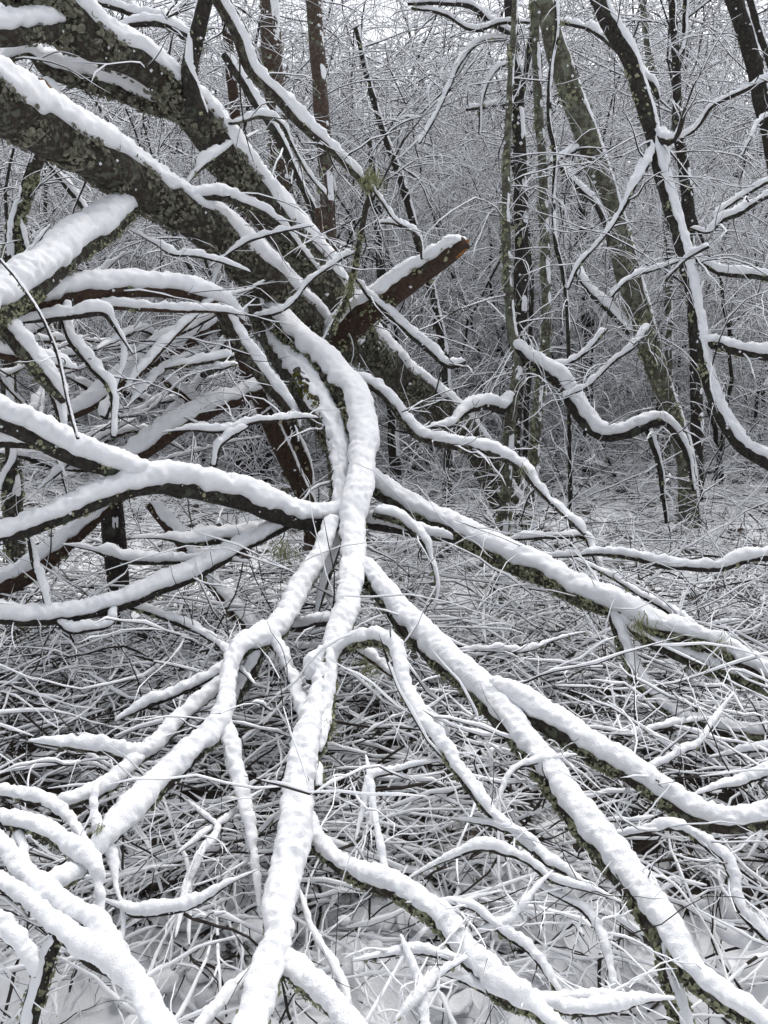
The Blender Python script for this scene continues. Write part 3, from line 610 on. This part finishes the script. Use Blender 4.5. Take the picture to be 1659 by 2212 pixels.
# moss on the spine's shaded flank, beard lichen tufts, torn wood
def strands(name, px, py, d, n, length, mat, parent=FT, root=FT, r=0.0012, spread=0.34, rng=np.random.default_rng(5)):
    o = P3(px, py, d); n = n // 2
    st = o + rng.normal(0, length * 0.22, (n, 3))
    dr = unit(rng.normal(0, spread, (n, 3)) + [0, -0.15, -0.8])
    Pn, Rn, Hn = grow(st, dr, rng.uniform(0.4, 1.0, n) * length, np.full(n, r * max(1, d / 2.2)), 6, 0.5, -0.15, rng)
    sets = [(Pn, Rn, Hn * 0)]
    k = spawn(Pn, Rn, 2, (0.3, 0.6), rng, 0.5); sets.append((k[0], k[1], k[2] * 0))
    v, f, m = twig_geo(sets, 5, rng, bare=2)
    part(name, v, [f], [M[mat]], parent, root, kind='stuff')
for (x, y, d, n, L, mt) in [(612, 1175, 3.6, 90, 0.12, 'beard'), (792, 1432, 2.78, 70, 0.07, 'beard'), (805, 380, 4.62, 110, 0.13, 'beard'), (757, 615, 4.9, 80, 0.12, 'beard'),
                           (1385, 1340, 3.35, 90, 0.09, 'beard'), (700, 1560, 2.56, 80, 0.07, 'beard'), (690, 1585, 2.52, 60, 0.06, 'lichen'), 
                           (1560, 1385, 3.2, 60, 0.07, 'lichen'), (215, 1785, 2.0, 30, 0.03, 'beard'), (688, 1650, 2.38, 40, 0.05, 'lichen_dark'), (1125, 1010, 4.2, 30, 0.06, 'lichen')]:
    strands('beard_lichen', x, y, d, n, L, mt)
mo = [(640, 800, 20, 4.66), (668, 842, 34, 4.56), (694, 882, 34, 4.46), (716, 930, 16, 4.38)]
ft('moss', mo, bark='bark', lichen=1.3, lichen_mat='moss', snow=0)
ft('torn_wood', [(92, 172, 22, 3.95), (112, 195, 34, 3.95), (132, 225, 20, 3.95)], bark='wood', lichen=0, snow=0.4, jag=4)
for c in [[(1003, 528, 14, 4.6), (1012, 518, 6, 4.58)], [(985, 548, 20, 4.68), (1008, 536, 5, 4.6)]]:
    ft('splinter', c, bark='wood', lichen=0, snow=0)

# ------------------------------------------------------------------ second fallen tree in the tangle at left
b2 = P3(560, 1060, 4.9)
BT = thing('fallen_tree', 'brown barked smaller fallen tree lying in the tangle beneath the lichen covered trunks', 'fallen tree', (b2[0], b2[1], gz(b2[0], b2[1])))
def bt(name, c, **k):
    k.setdefault('bark', 'bark_brown'); k.setdefault('lichen', 0.12); k.setdefault('snow', 1.4); k.setdefault('cover', 1.3)
    return limb(name, BT, BT, carry_on(c), **k)
bt('trunk', [(120, 905, 34, 3.9), (185, 873, 40, 4.0), (280, 805, 46, 4.15), (375, 745, 50, 4.3), (450, 700, 44, 4.45), (520, 660, 36, 4.6)], twigs=10)
bt('trunk', [(250, 1010, 44, 4.0), (310, 970, 54, 4.1), (375, 925, 56, 4.2), (450, 880, 50, 4.35), (520, 850, 42, 4.5), (600, 820, 36, 4.7)], snow=1.0, twigs=8)
bt('branch', [(-60, 690, 70, 3.3), (20, 660, 74, 3.4), (100, 632, 78, 3.5), (200, 610, 60, 3.65), (300, 608, 56, 3.8), (400, 622, 50, 3.95), (475, 650, 40, 4.1), (525, 690, 26, 4.25)], snow=1.9, cover=1.8, twigs=16)
bt('branch', [(470, 655, 30, 4.15), (500, 715, 38, 4.2), (540, 772, 38, 4.25), (576, 822, 36, 4.3), (612, 872, 30, 4.35), (640, 930, 20, 4.4)], bark='bark', lichen=0.8, lichen_mat='lichen_dark', twigs=8)
bt('branch', [(-60, 650, 44, 3.05), (-10, 692, 50, 3.1), (50, 752, 52, 3.15), (100, 812, 46, 3.2), (142, 864, 28, 3.25)], bark='bark', lichen=0.4, snow=1.6, cover=1.7)
bt('branch', taper_ends([(-40, 745, 40, 3.2), (40, 765, 42, 3.2), (100, 775, 34, 3.25)]), snow=1.8, cover=1.8, twigs=6)
bt('branch', [(520, 740, 40, 4.6), (545, 815, 40, 4.65), (592, 932, 40, 4.75), (642, 1042, 38, 4.85), (672, 1110, 38, 4.9), (690, 1200, 38, 4.95)], snow=0.3, wiggle=0.4)
bt('branch', [(610, 900, 26, 5.0), (655, 985, 30, 5.05), (665, 1080, 32, 5.1), (670, 1180, 32, 5.1)], snow=0.2)
bt('branch', [(330, 1090, 34, 4.3), (385, 1160, 36, 4.25), (446, 1242, 34, 4.15), (500, 1308, 36, 4.05), (562, 1385, 36, 3.95), (600, 1450, 36, 3.85)], snow=0.7, cover=0.9)
bt('branch', [(-40, 1285, 60, 4.0), (40, 1250, 56, 4.0), (110, 1200, 52, 4.05), (180, 1140, 46, 4.15), (240, 1080, 40, 4.25)], snow=0.9)
bt('branch', taper_ends([(420, 925, 13, 3.7), (490, 925, 20, 3.75), (550, 906, 20, 3.8), (618, 900, 18, 3.9)]), bark='twig', twigs=4)
bt('branch', [(535, 918, 16, 3.78), (478, 957, 18, 3.72), (462, 1008, 17, 3.7)], bark='twig')
bt('branch', [(355, 792, 15, 3.9), (425, 782, 20, 3.95), (505, 766, 18, 4.05)], bark='bark', lichen=0.5)
bt('branch', [(220, 905, 30, 3.6), (250, 840, 16, 3.65), (265, 780, 16, 3.7), (262, 735, 12, 3.75)], bark='twig', snow=1.7)
bt('branch', [(150, 650, 30, 3.5), (145, 690, 26, 3.48), (160, 740, 26, 3.45), (200, 790, 26, 3.45), (245, 850, 22, 3.45), (245, 945, 18, 3.4)], bark='bark_dark', snow=1.5, twigs=6)
bt('branch', taper_ends([(100, 680, 26, 3.4), (170, 672, 30, 3.42), (225, 675, 28, 3.44), (244, 700, 16, 3.46)]), bark='bark_dark', snow=1.8, cover=2)
bt('branch', [(110, 840, 26, 3.3), (130, 885, 28, 3.28), (140, 930, 16, 3.26)], bark='twig', snow=1.8)
bt('branch', taper_ends([(240, 660, 22, 3.7), (320, 662, 22, 3.75), (400, 665, 20, 3.8), (460, 668, 16, 3.9)]), bark='bark_brown', snow=1.6)
bt('branch', [(355, 815, 24, 4.6), (400, 850, 32, 4.6), (445, 885, 24, 4.65)], snow=1.2)
bt('branch', [(0, 560, 8, 2.85), (42, 610, 8, 2.83), (88, 680, 8, 2.8), (125, 770, 9, 2.8), (150, 880, 9, 2.78), (169, 948, 8, 2.76)], bark='twig', snow=0.25, wiggle=0.5)
bt('branch', [(10, 1060, 34, 3.3), (25, 1000, 30, 3.3), (20, 950, 26, 3.3)], bark='bark_dark', snow=1.6)
for k in range(26):
    r0 = np.random.default_rng(400 + k)
    x, y, d = r0.uniform(-20, 470), r0.uniform(640, 1010), r0.uniform(3.7, 4.7)
    L = r0.uniform(80, 230); a = r0.normal(-0.45, 0.55); bend = r0.normal(0, 25)
    w = r0.uniform(10, 24)
    c = [(x + L * t * math.cos(a) + bend * math.sin(3 * t) * math.sin(a), y + L * t * math.sin(a) + bend * math.sin(3 * t), w * (1 - 0.45 * t), d + 0.4 * t) for t in (0, .33, .66, 1)]
    bt('branch', taper_ends(c), bark=['bark_dark', 'bark_brown', 'twig'][k % 3], snow=1.4, twigs=5)

# ------------------------------------------------------------------ standing trees
def stem_to_ground(ctrl, drop=True, rise=2.5):
    """carry a traced stem on to the ground below and above the picture's edge"""
    c = [list(p) for p in ctrl]
    if drop:
        x, y, w, d = c[-1]
        p = P3(x, y, d); q = P3(c[-2][0], c[-2][1], c[-2][3]); t = (p - q) / np.linalg.norm(p - q)
        g = gz(p[0], p[1]) - 0.12
        if p[2] > g:
            n = max(1, int((p[2] - g) / 0.5)); st = (p[2] - g) / n
            sl = t[:2] / max(0.5, abs(t[2])) * 0.35
            for k in range(1, n + 1):
                e = np.array([p[0] + sl[0] * st * k, p[1] + sl[1] * st * k, p[2] - st * k])
                c.append(list(project(e)[:2]) + [w * (1 + 0.12 * k / n), project(e)[2]])
                c[-1][2] = w * d / c[-1][3] * (1 + 0.25 * k / n)
    return [tuple(p) for p in c]

def project(p):
    c, s = math.cos(PITCH), math.sin(PITCH)
    dy, dz = p[1], p[2] - CAM_H
    d = dy * c - dz * s; yc = dy * s + dz * c
    return (CX + FPX * p[0] / d, CY - FPX * yc / d, d)

def crown_twigs(root, parent, ctrl, n, rng, L=(0.5, 1.4), droop=-0.10, r=(0.003, 0.007), per=(3, 2), hs=1.0):
    a = np.array(ctrl, float); pts = P3(a[:, 0], a[:, 1], a[:, 3])
    t = rng.uniform(0, len(pts) - 1.001, n); i = t.astype(int); f = (t - i)[:, None]
    st = pts[i] * (1 - f) + pts[i + 1] * f
    dr = unit(rng.normal(0, 1, (n, 3)) * [1, 0.8, 0.45] + [0, 0, 0.15])
    s1 = grow(st, dr, rng.uniform(*L, n), rng.uniform(*r, n), 9, 0.24, droop, rng, hs=hs)
    s2 = spawn(s1[0], s1[1], per[0], (0.3, 0.7), rng, 0.28, 8, droop, hs)
    s3 = spawn(s2[0], s2[1], per[1], (0.3, 0.7), rng, 0.3, 6, droop, hs)
    v, f4, m = twig_geo([s1, s2, s3], 5, rng)
    part('twigs', v, [f4], [M['twig'], M['snow_far']], parent, root, midx=m, kind='stuff')

def standing(label, ctrl, bark, snow=0.6, lichen=0.2, branches=(), ntw=26, drop=True, lm='lichen', cover=0.75, group=None, droop=-0.1, wiggle=0.35):
    c = stem_to_ground(ctrl, drop)
    g = P3(*[c[-1][i] for i in (0, 1, 3)])
    o = thing('standing_tree', label, 'tree', (g[0], g[1], max(g[2], gz(g[0], g[1]))), group)
    t = limb('trunk', o, o, c, bark=bark, snow=snow, lichen=lichen, lichen_mat=lm, cover=cover, wiggle=wiggle)
    for b in branches:
        bb = dict(bark='bark_dark', lichen=0.15, snow=1.3, cover=1.1, twigs=10)
        if isinstance(b, tuple): bb.update(b[1]); b = b[0]
        limb('branch', o, o, carry_on(b), **bb)
    if ntw and ctrl[0][3] < 7.7:
        low = [p for p in ctrl if p[1] > 330]
        if len(low) > 2: crown_twigs(o, o, low, 16, np.random.default_rng(SEED[0] + 177), L=(0.5, 1.3), droop=-0.2, r=(0.003, 0.006), per=(3, 2))
    if ntw:
        crown_twigs(o, o, ctrl, int(ntw * (0.3 if ctrl[0][3] < 8.5 else 0.55)), np.random.default_rng(SEED[0] + 77), droop=droop)
    return o

standing('slender upright tree with a snowy elbow bough sagging from its lower trunk',
    [(1120, -150, 15, 5.8), (1112, 20, 15, 5.85), (1104, 150, 15, 5.9), (1098, 260, 16, 5.95), (1094, 380, 18, 6.0), (1093, 500, 19, 6.0), (1096, 600, 19, 6.0), (1104, 700, 22, 6.0), (1116, 765, 26, 6.0), (1117, 810, 26, 5.95), (1108, 860, 24, 5.9)], 'bark_green', 0.5, 0.6,
    branches=[[(1112, 738, 30, 6.0), (1150, 778, 38, 5.95), (1200, 815, 40, 5.9), (1230, 860, 40, 5.85), (1262, 908, 40, 5.8), (1298, 930, 40, 5.75), (1348, 928, 38, 5.75), (1392, 912, 36, 5.75), (1432, 908, 28, 5.7), (1462, 940, 22, 5.7), (1488, 990, 16, 5.65), (1500, 1060, 10, 5.6)],
              [(1108, 850, 26, 5.9), (1088, 880, 32, 5.8), (1060, 868, 32, 5.7), (1020, 876, 30, 5.6), (998, 895, 24, 5.5), (974, 918, 18, 5.4), (930, 920, 14, 5.3)],
              [(1396, 913, 18, 5.75), (1420, 990, 16, 5.7), (1432, 1060, 12, 5.7), (1440, 1130, 10, 5.7)],
              [(1118, 765, 16, 6.0), (1180, 790, 16, 6.05), (1250, 770, 14, 6.1), (1310, 710, 13, 6.1)]], ntw=34)
standing('dark upright tree with a snow topped snag leaning against its upper stem',
    [(1095, -150, 26, 9.0), (1102, 0, 27, 9), (1110, 100, 28, 9), (1118, 230, 29, 9), (1124, 400, 30, 9), (1128, 550, 31, 9), (1125, 650, 31, 9), (1120, 780, 30, 9), (1112, 900, 30, 9)], 'bark_dark', 0.4, 0.2,
    branches=[[(1172, -60, 22, 8.0), (1160, 20, 26, 8.1), (1148, 80, 24, 8.3), (1140, 140, 20, 8.5), (1124, 215, 20, 8.9)],
              [(1110, 75, 16, 9), (1060, 45, 18, 8.6), (1020, 12, 17, 8.4), (960, 4, 15, 8.2), (880, 6, 12, 8.0)],
              [(1108, 82, 15, 9), (1040, 88, 15, 8.7), (1000, 125, 14, 8.5), (968, 190, 13, 8.4), (940, 250, 11, 8.3), (905, 310, 8, 8.2)],
              [(1112, 140, 12, 9), (1075, 145, 13, 8.8), (1052, 180, 11, 8.7), (1040, 230, 9, 8.7), (1036, 290, 7, 8.7)],
              [(1108, 215, 14, 9), (1060, 225, 14, 8.8), (1008, 234, 12, 8.6)],
              [(1180, 48, 8, 8.4), (1090, 46, 12, 8.4), (1020, 62, 12, 8.3), (960, 30, 11, 8.2), (890, 14, 10, 8.1)]], ntw=40)
standing('mottled grey green trunk leaning left with snow along its upper edge',
    [(1120, -150, 40, 7.4), (1175, 10, 42, 7.5), (1200, 110, 46, 7.6), (1232, 200, 49, 7.7), (1272, 312, 52, 7.8), (1310, 425, 53, 7.9), (1342, 530, 53, 8.0), (1372, 640, 52, 8.1), (1402, 740, 46, 8.2), (1432, 840, 42, 8.3), (1460, 920, 40, 8.4), (1482, 1000, 40, 8.4)], 'bark_green', 0.55, 0.35,
    branches=[[(1250, 318, 16, 7.8), (1220, 335, 16, 7.6), (1190, 350, 14, 7.5)],
              [(1205, 350, 14, 7.0), (1240, 395, 17, 7.0), (1285, 440, 16, 7.0), (1315, 500, 13, 7.0)],
              [(1240, 575, 22, 8.6), (1270, 620, 22, 8.4), (1320, 672, 22, 8.2), (1360, 720, 18, 8.2)]], cover=1.0, ntw=30)
standing('dark curving trunk edged with snow and bent low over the brush',
    [(1225, -150, 34, 5.4), (1288, -10, 36, 5.5), (1312, 45, 38, 5.5), (1356, 120, 38, 5.5), (1387, 212, 36, 5.5), (1412, 295, 35, 5.5), (1432, 382, 35, 5.4), (1457, 472, 36, 5.3), (1482, 562, 36, 5.2), (1500, 640, 32, 5.1), (1514, 720, 28, 5.0), (1532, 822, 32, 4.9), (1562, 902, 34, 4.8), (1605, 962, 36, 4.7), (1680, 1010, 38, 4.6), (1740, 1090, 38, 4.6)], 'bark_dark', 0.8, 0.25,
    branches=[[(1414, 290, 22, 5.5), (1436, 302, 30, 5.4), (1462, 292, 16, 5.35), (1480, 235, 10, 5.3)],
              [(1460, 305, 12, 5.4), (1510, 270, 12, 5.35), (1540, 225, 14, 5.3), (1600, 195, 16, 5.2), (1720, 140, 15, 5.0)],
              [(1416, 300, 18, 5.5), (1398, 350, 24, 5.4), (1365, 410, 20, 5.3), (1340, 460, 12, 5.3), (1300, 515, 12, 5.3), (1250, 575, 11, 5.3), (1225, 625, 9, 5.3)],
              [(1480, 545, 18, 5.2), (1530, 572, 20, 5.1), (1570, 588, 20, 5.0), (1640, 592, 22, 4.9), (1760, 610, 20, 4.8)],
              [(1512, 735, 26, 5.0), (1560, 740, 32, 4.9), (1620, 758, 34, 4.8), (1740, 770, 32, 4.7)],
              [(1216, 46, 12, 6.2), (1270, 60, 15, 6.0), (1320, 92, 18, 5.8), (1370, 145, 17, 5.7), (1410, 185, 15, 5.6), (1422, 215, 10, 5.6)],
              [(1480, 560, 10, 5.2), (1430, 575, 11, 5.1), (1360, 600, 11, 5.0), (1320, 640, 9, 5.0)],
              [(1530, 530, 14, 4.7), (1480, 560, 10, 4.9), (1440, 600, 8, 5.0)],
              [(1400, 700, 14, 5.4), (1370, 745, 18, 5.3), (1330, 775, 13, 5.3), (1270, 830, 12, 5.3), (1215, 860, 10, 5.3)]], ntw=36, cover=1.2)
standing('forked thin dark tree rising behind the curving snow edged trunk',
    [(1440, -150, 15, 9), (1450, -10, 16, 9), (1458, 100, 17, 9), (1463, 200, 18, 9), (1462, 280, 20, 9), (1474, 335, 24, 9), (1484, 420, 26, 9), (1489, 520, 26, 9), (1496, 640, 26, 9), (1502, 780, 26, 9), (1506, 900, 28, 9)], 'bark_dark', 0.4, 0.2,
    branches=[([(1463, 145, 15, 9), (1474, 95, 14, 9), (1482, 20, 13, 9), (1486, -150, 12, 9)], dict(snow=0.3, twigs=4))], ntw=30)
standing('thin pale flecked tree standing beyond the forked dark tree',
    [(1375, -150, 13, 11), (1388, 0, 14, 11), (1398, 90, 15, 11), (1412, 180, 16, 11), (1424, 300, 16, 11), (1440, 480, 16, 11), (1446, 700, 17, 11)], 'bark_green', 0.5, 0.2, ntw=30)
standing('thick grey trunk crossed by a dark whip with snow beside it',
    [(1530, -150, 34, 7), (1582, -10, 35, 7), (1610, 70, 36, 7), (1632, 145, 36, 7), (1652, 235, 36, 7), (1672, 330, 36, 7), (1690, 480, 36, 7), (1700, 700, 38, 7)], 'bark_dark', 0.5, 0.3,
    branches=[([(1560, -150, 13, 6.6), (1615, -10, 15, 6.6), (1640, 70, 16, 6.6), (1668, 150, 16, 6.6), (1720, 280, 16, 6.6)], dict(snow=0.9, twigs=4)),
              [(1680, 240, 10, 6.8), (1640, 262, 11, 6.6), (1620, 300, 9, 6.5), (1604, 335, 7, 6.5)],
              [(1760, 380, 14, 5.5), (1659, 420, 16, 5.5), (1600, 455, 22, 5.5), (1560, 470, 18, 5.5), (1530, 500, 11, 5.5), (1490, 490, 8, 5.5)],
              [(1760, 340, 14, 5.6), (1650, 395, 15, 5.6), (1575, 440, 14, 5.6), (1540, 470, 9, 5.6)]], ntw=26)
standing('straight reddish brown trunk standing behind the long snowy branch',
    [(668, -150, 32, 9), (676, -10, 33, 9), (684, 100, 34, 9), (692, 220, 34, 9), (700, 330, 33, 9), (706, 430, 33, 9), (714, 540, 32, 9), (722, 700, 32, 9), (728, 900, 32, 9)], 'bark_red', 0.35, 0.15, ntw=40)
standing('broad dull brown trunk with snow patches behind the upper leaning trunk',
    [(572, -150, 42, 10), (582, -10, 44, 10), (588, 100, 44, 10), (596, 220, 42, 10), (606, 330, 42, 10), (616, 420, 42, 10), (626, 600, 42, 10), (632, 900, 44, 10)], 'bark_red', 0.6, 0.4, ntw=36)
standing('thin brown trunk between the upright stub and the broad brown trunk',
    [(478, -150, 20, 11), (490, 40, 22, 11), (502, 180, 24, 11), (512, 290, 24, 11), (525, 450, 24, 11), (530, 800, 26, 11)], 'bark_brown', 0.5, 0.2, ntw=30)
standing('spindly crooked tree leaning behind the broken log',
    [(770, 60, 12, 10), (800, 190, 14, 10), (832, 295, 16, 10), (862, 375, 18, 10), (886, 455, 18, 10), (905, 530, 18, 10), (932, 625, 19, 10), (956, 745, 21, 10), (966, 835, 20, 10), (970, 920, 20, 10)], 'bark_dark', 0.6, 0.1, ntw=40, droop=-0.16)
standing('short dark straight trunk seen left of the broken log',
    [(800, 300, 18, 10.5), (812, 420, 20, 10.5), (820, 500, 21, 10.5), (825, 620, 22, 10.5), (840, 780, 24, 10.5), (850, 950, 26, 10.5)], 'bark_dark', 0.3, 0.1, ntw=40, droop=-0.16)
standing('lichen flecked upright stem close beside the leaning mottled trunk',
    [(1150, -150, 17, 8.0), (1156, 60, 18, 8), (1160, 160, 19, 8), (1166, 270, 19, 8), (1173, 400, 20, 8), (1178, 550, 21, 8), (1180, 690, 22, 8), (1174, 780, 22, 8), (1160, 900, 22, 8)], 'bark_green', 0.4, 0.5, ntw=30)
standing('thin dark hanging stem in front of the leaning mottled trunk',
    [(1196, -60, 12, 6.4), (1204, 60, 12, 6.3), (1190, 160, 12, 6.3), (1186, 260, 11, 6.3), (1200, 340, 11, 6.3), (1196, 430, 10, 6.3), (1200, 520, 11, 6.2), (1216, 590, 10, 6.2), (1226, 680, 9, 6.2)], 'bark_dark', 0.4, 0.2, ntw=18)
standing('dim slender trunk in the thicket between the elbow bough and the leaning trunk',
    [(1240, 150, 16, 12), (1250, 300, 18, 12), (1260, 480, 19, 12), (1264, 620, 20, 12), (1268, 780, 20, 12), (1270, 900, 20, 12)], 'bark_dark', 0.4, 0.1, ntw=40)
standing('grey broken post standing under the lower left boughs',
    [(228, 1040, 50, 4.6), (240, 1100, 52, 4.6), (250, 1200, 48, 4.6), (262, 1320, 44, 4.6), (275, 1430, 42, 4.6)], 'bark_dark', 0.5, 0.1, ntw=0)
standing('dark moss tufted stems rising beneath the lower trunk',
    [(85, 330, 28, 5.2), (60, 400, 30, 5.2), (35, 470, 32, 5.2), (25, 540, 34, 5.2), (20, 700, 34, 5.2), (20, 900, 36, 5.2)], 'bark', 0.9, 1.2,
    branches=[([(35, 470, 24, 5.2), (52, 520, 20, 5.2), (66, 600, 20, 5.2), (72, 800, 20, 5.2)], dict(lichen=0.8)),
              ([(100, 345, 14, 5.4), (140, 395, 18, 5.4), (175, 440, 20, 5.4), (200, 480, 16, 5.4)], dict(snow=1.2))], ntw=20)

# ------------------------------------------------------------------ thicket trees behind (shared meshes)
def thicket_variant(k):
    rng = np.random.default_rng(900 + k)
    H = rng.uniform(5.0, 7.5); n = 22
    lean = rng.normal(0, 0.17, 2)
    t = np.linspace(0, 1, n)
    wob = np.cumsum(np.cumsum(rng.normal(0, 0.022, (n, 2)), 0), 0) + np.cumsum(rng.normal(0, 0.04, (n, 2)), 0)
    c = np.column_stack([lean[0] * H * t + wob[:, 0], lean[1] * H * t + wob[:, 1], H * t - 0.15])
    r = 0.034 * (1 - 0.75 * t) * rng.uniform(0.6, 1.3)
    m = 7; th = np.linspace(0, 2 * np.pi, m, endpoint=False)
    ring = c[:, None] + np.stack([np.cos(th), np.sin(th), 0 * th], -1)[None] * (r[:, None, None] * (1 + 0.12 * rng.normal(0, 1, (n, m, 1))))
    tm = make_mesh('thicket_trunk', ring, [grid_faces(n, m)], [M['bark_dark']])
    nb = 30
    i = rng.integers(1, n - 1, nb)
    az = rng.uniform(0, 2 * np.pi, nb)
    dr = np.stack([np.cos(az), np.sin(az), rng.uniform(-0.1, 0.9, nb)], -1)
    s1 = grow(c[i], dr, rng.uniform(0.8, 2.0, nb), rng.uniform(0.006, 0.012, nb), 10, 0.20, -0.07, rng, hs=1.4)
    s2 = spawn(s1[0], s1[1], 6, (0.3, 0.7), rng, 0.25, 8, -0.07, 1.5)
    s2 = (s2[0], np.maximum(s2[1], 0.0032), s2[2])
    s3 = spawn(s2[0], s2[1], 5, (0.3, 0.75), rng, 0.28, 6, -0.07, 1.7)
    s3 = (s3[0], np.maximum(s3[1], 0.0026), s3[2])
    v, f, mi = twig_geo([s1, s2, s3], 5, rng, bare=0.06)
    cm = make_mesh('thicket_crown', v, [f], [M['twig'], M['snow_far']], mi)
    return tm, cm

VAR = [thicket_variant(k) for k in range(5)]
rng = np.random.default_rng(31)
spots = []
while len(spots) < 225:
    y = rng.uniform(11, 34) if len(spots) > 60 else rng.uniform(10.5, 16)
    x = rng.uniform(-1, 1) * (0.55 * y + 1.5)
    if all((x - a) ** 2 + (y - b) ** 2 > 0.45 ** 2 for a, b in spots): spots.append((x, y))
while len(spots) < 298:      # the wood goes on beside and behind the camera
    x, y = rng.uniform(-14, 14), rng.uniform(-13, 10)
    if (y > 0 and abs(x) < 0.56 * y + 2.6) or math.hypot(x, y) < 3.4: continue
    if all((x - a) ** 2 + (y - b) ** 2 > 1.0 for a, b in spots): spots.append((x, y))
for k, (x, y) in enumerate(spots):
    tm, cm = VAR[k % len(VAR)]
    if k < 225: lab, grp = 'thin tree hung with snow covered twigs in the dense thicket behind the fallen tree', 'snow covered thicket trees'
    else: lab, grp = 'thin snowy tree of the wood around the clearing, away from the fallen tree', 'trees of the surrounding wood'
    o = thing('thicket_tree', lab, 'tree', (x, y, gz(x, y)), grp)
    o.rotation_euler = (0, 0, rng.uniform(0, 6.28)); s = rng.uniform(0.85, 1.2) * max(1.0, y / 14); o.scale = (s, s, s)
    a = bpy.data.objects.new('trunk', tm); COL.objects.link(a); a.parent = o
    b = bpy.data.objects.new('crown', cm); COL.objects.link(b); b.parent = o; b['kind'] = 'stuff'

# ------------------------------------------------------------------ brushwood on the ground (uncountable)
def brush(name, label, n, ylo, yhi, zlo, zhi, L, rad, K, sides, per, seed, bias=0.0, mats=('twig', 'snow_far'), hs=1.0, power=1.0, vert=0.18, snowless=False):
    rng = np.random.default_rng(seed)
    y = ylo + (yhi - ylo) * rng.random(n) ** power
    x = rng.uniform(-1, 1, n) * (0.56 * y + 0.5)
    z = ground_z(x, y) + zlo + (zhi - zlo) * rng.random(n) ** 1.2
    az = rng.uniform(0, 2 * np.pi, n)
    # branches splay outward, mostly across the view
    dr = np.stack([np.cos(az), 0.75 * np.sin(az), rng.normal(0.05, vert, n)], -1)
    s1 = grow(np.stack([x, y, z], -1), dr, rng.uniform(*L, n), rng.uniform(*rad, n), K, 0.28, -0.03, rng, hs=hs)
    sets = [s1]
    if per:
        s2 = spawn(s1[0], s1[1], per, (0.3, 0.75), rng, 0.34, max(6, K - 3), -0.03, hs); sets.append(s2)
    for s in sets:      # keep everything above the snow surface
        g = ground_z(s[0][..., 0], s[0][..., 1])
        s[0][..., 2] = np.maximum(s[0][..., 2], g + 0.006)
    v, f, m = twig_geo(sets, sides, rng, bare=2 if snowless else 0.16)
    o = link(name, make_mesh(name, v, [f], [M[q] for q in mats], m), kind='stuff')
    o['label'] = label; o['category'] = 'brushwood'
    return o

brush('brushwood', 'tangle of thin snow covered twigs lying on the near forest floor', 300, 1.45, 2.6, 0.0, 0.26, (0.25, 0.7), (0.0025, 0.0068), 11, 6, 3, 501, hs=1.6)
brush('brushwood', 'thick mat of snowy twigs between the spreading limbs of the fallen tree', 1000, 2.3, 4.4, 0.03, 0.5, (0.35, 0.95), (0.0026, 0.007), 10, 6, 3, 505, hs=1.7)
brush('bare_twigs', 'layer of dark bare twigs beneath the snowy brushwood', 520, 2.2, 5.2, 0.01, 0.3, (0.35, 0.9), (0.003, 0.007), 8, 5, 2, 506, snowless=True)
brush('undergrowth', 'dense low snow covered twig undergrowth beyond the fallen limbs', 1850, 3.6, 12, 0.02, 0.62, (0.5, 1.3), (0.003, 0.007), 9, 5, 3, 502, hs=1.5, power=1.25)
brush('whips', 'upright thin brown shoots poking out of the snowy undergrowth', 420, 3.5, 10, 0.0, 0.1, (0.4, 1.1), (0.002, 0.004), 9, 5, 1, 503, mats=('twig_brown', 'snow_far'), vert=1.6, hs=0.7)

# soft pads of snow bridging crossed twigs and mounding on the floor
def snow_pads(n, seed):
    rng = np.random.default_rng(seed)
    nu, nv = 13, 7
    u = np.linspace(0, 2 * np.pi, nu, endpoint=False); v = np.linspace(0.02, np.pi * 0.62, nv)
    D = np.stack([np.sin(v)[:, None] * np.cos(u), np.sin(v)[:, None] * np.sin(u), np.cos(v)[:, None] * np.ones(nu)], -1)
    V, F = [], []
    for k in range(n):
        y = 1.5 + 3.2 * rng.random() ** 1.5; x = rng.uniform(-1, 1) * (0.52 * y + 0.2)
        z = gz(x, y) + rng.choice([0.0, 0.0, 0.02, 0.06, 0.14]); sz = rng.uniform(0.018, 0.042) * (1.3 if z < 0.05 else 1)
        e = np.array([rng.uniform(0.7, 1.9), rng.uniform(0.7, 1.4), rng.uniform(0.28, 0.5)]) * sz
        q = D * e; a = rng.uniform(0, 6.28); R = np.array([[math.cos(a), -math.sin(a), 0], [math.sin(a), math.cos(a), 0], [0, 0, 1]])
        q = q @ R.T + [x, y, z]
        q = q + D * (sz * 0.34 * vnoise(q * 26, k)[..., None] + sz * 0.26 * vnoise(q * 60, k)[..., None])
        F.append(grid_faces(nv, nu) [:, ::-1] + k * nu * nv); V.append(q.reshape(-1, 3))
    o = link('snow_pads', make_mesh('snow_pads', np.concatenate(V), [np.concatenate(F)], [M['snow']]), kind='stuff')
    o['label'] = 'soft clumps of snow resting on the twigs and forest floor'; o['category'] = 'snow'
snow_pads(300, 81)
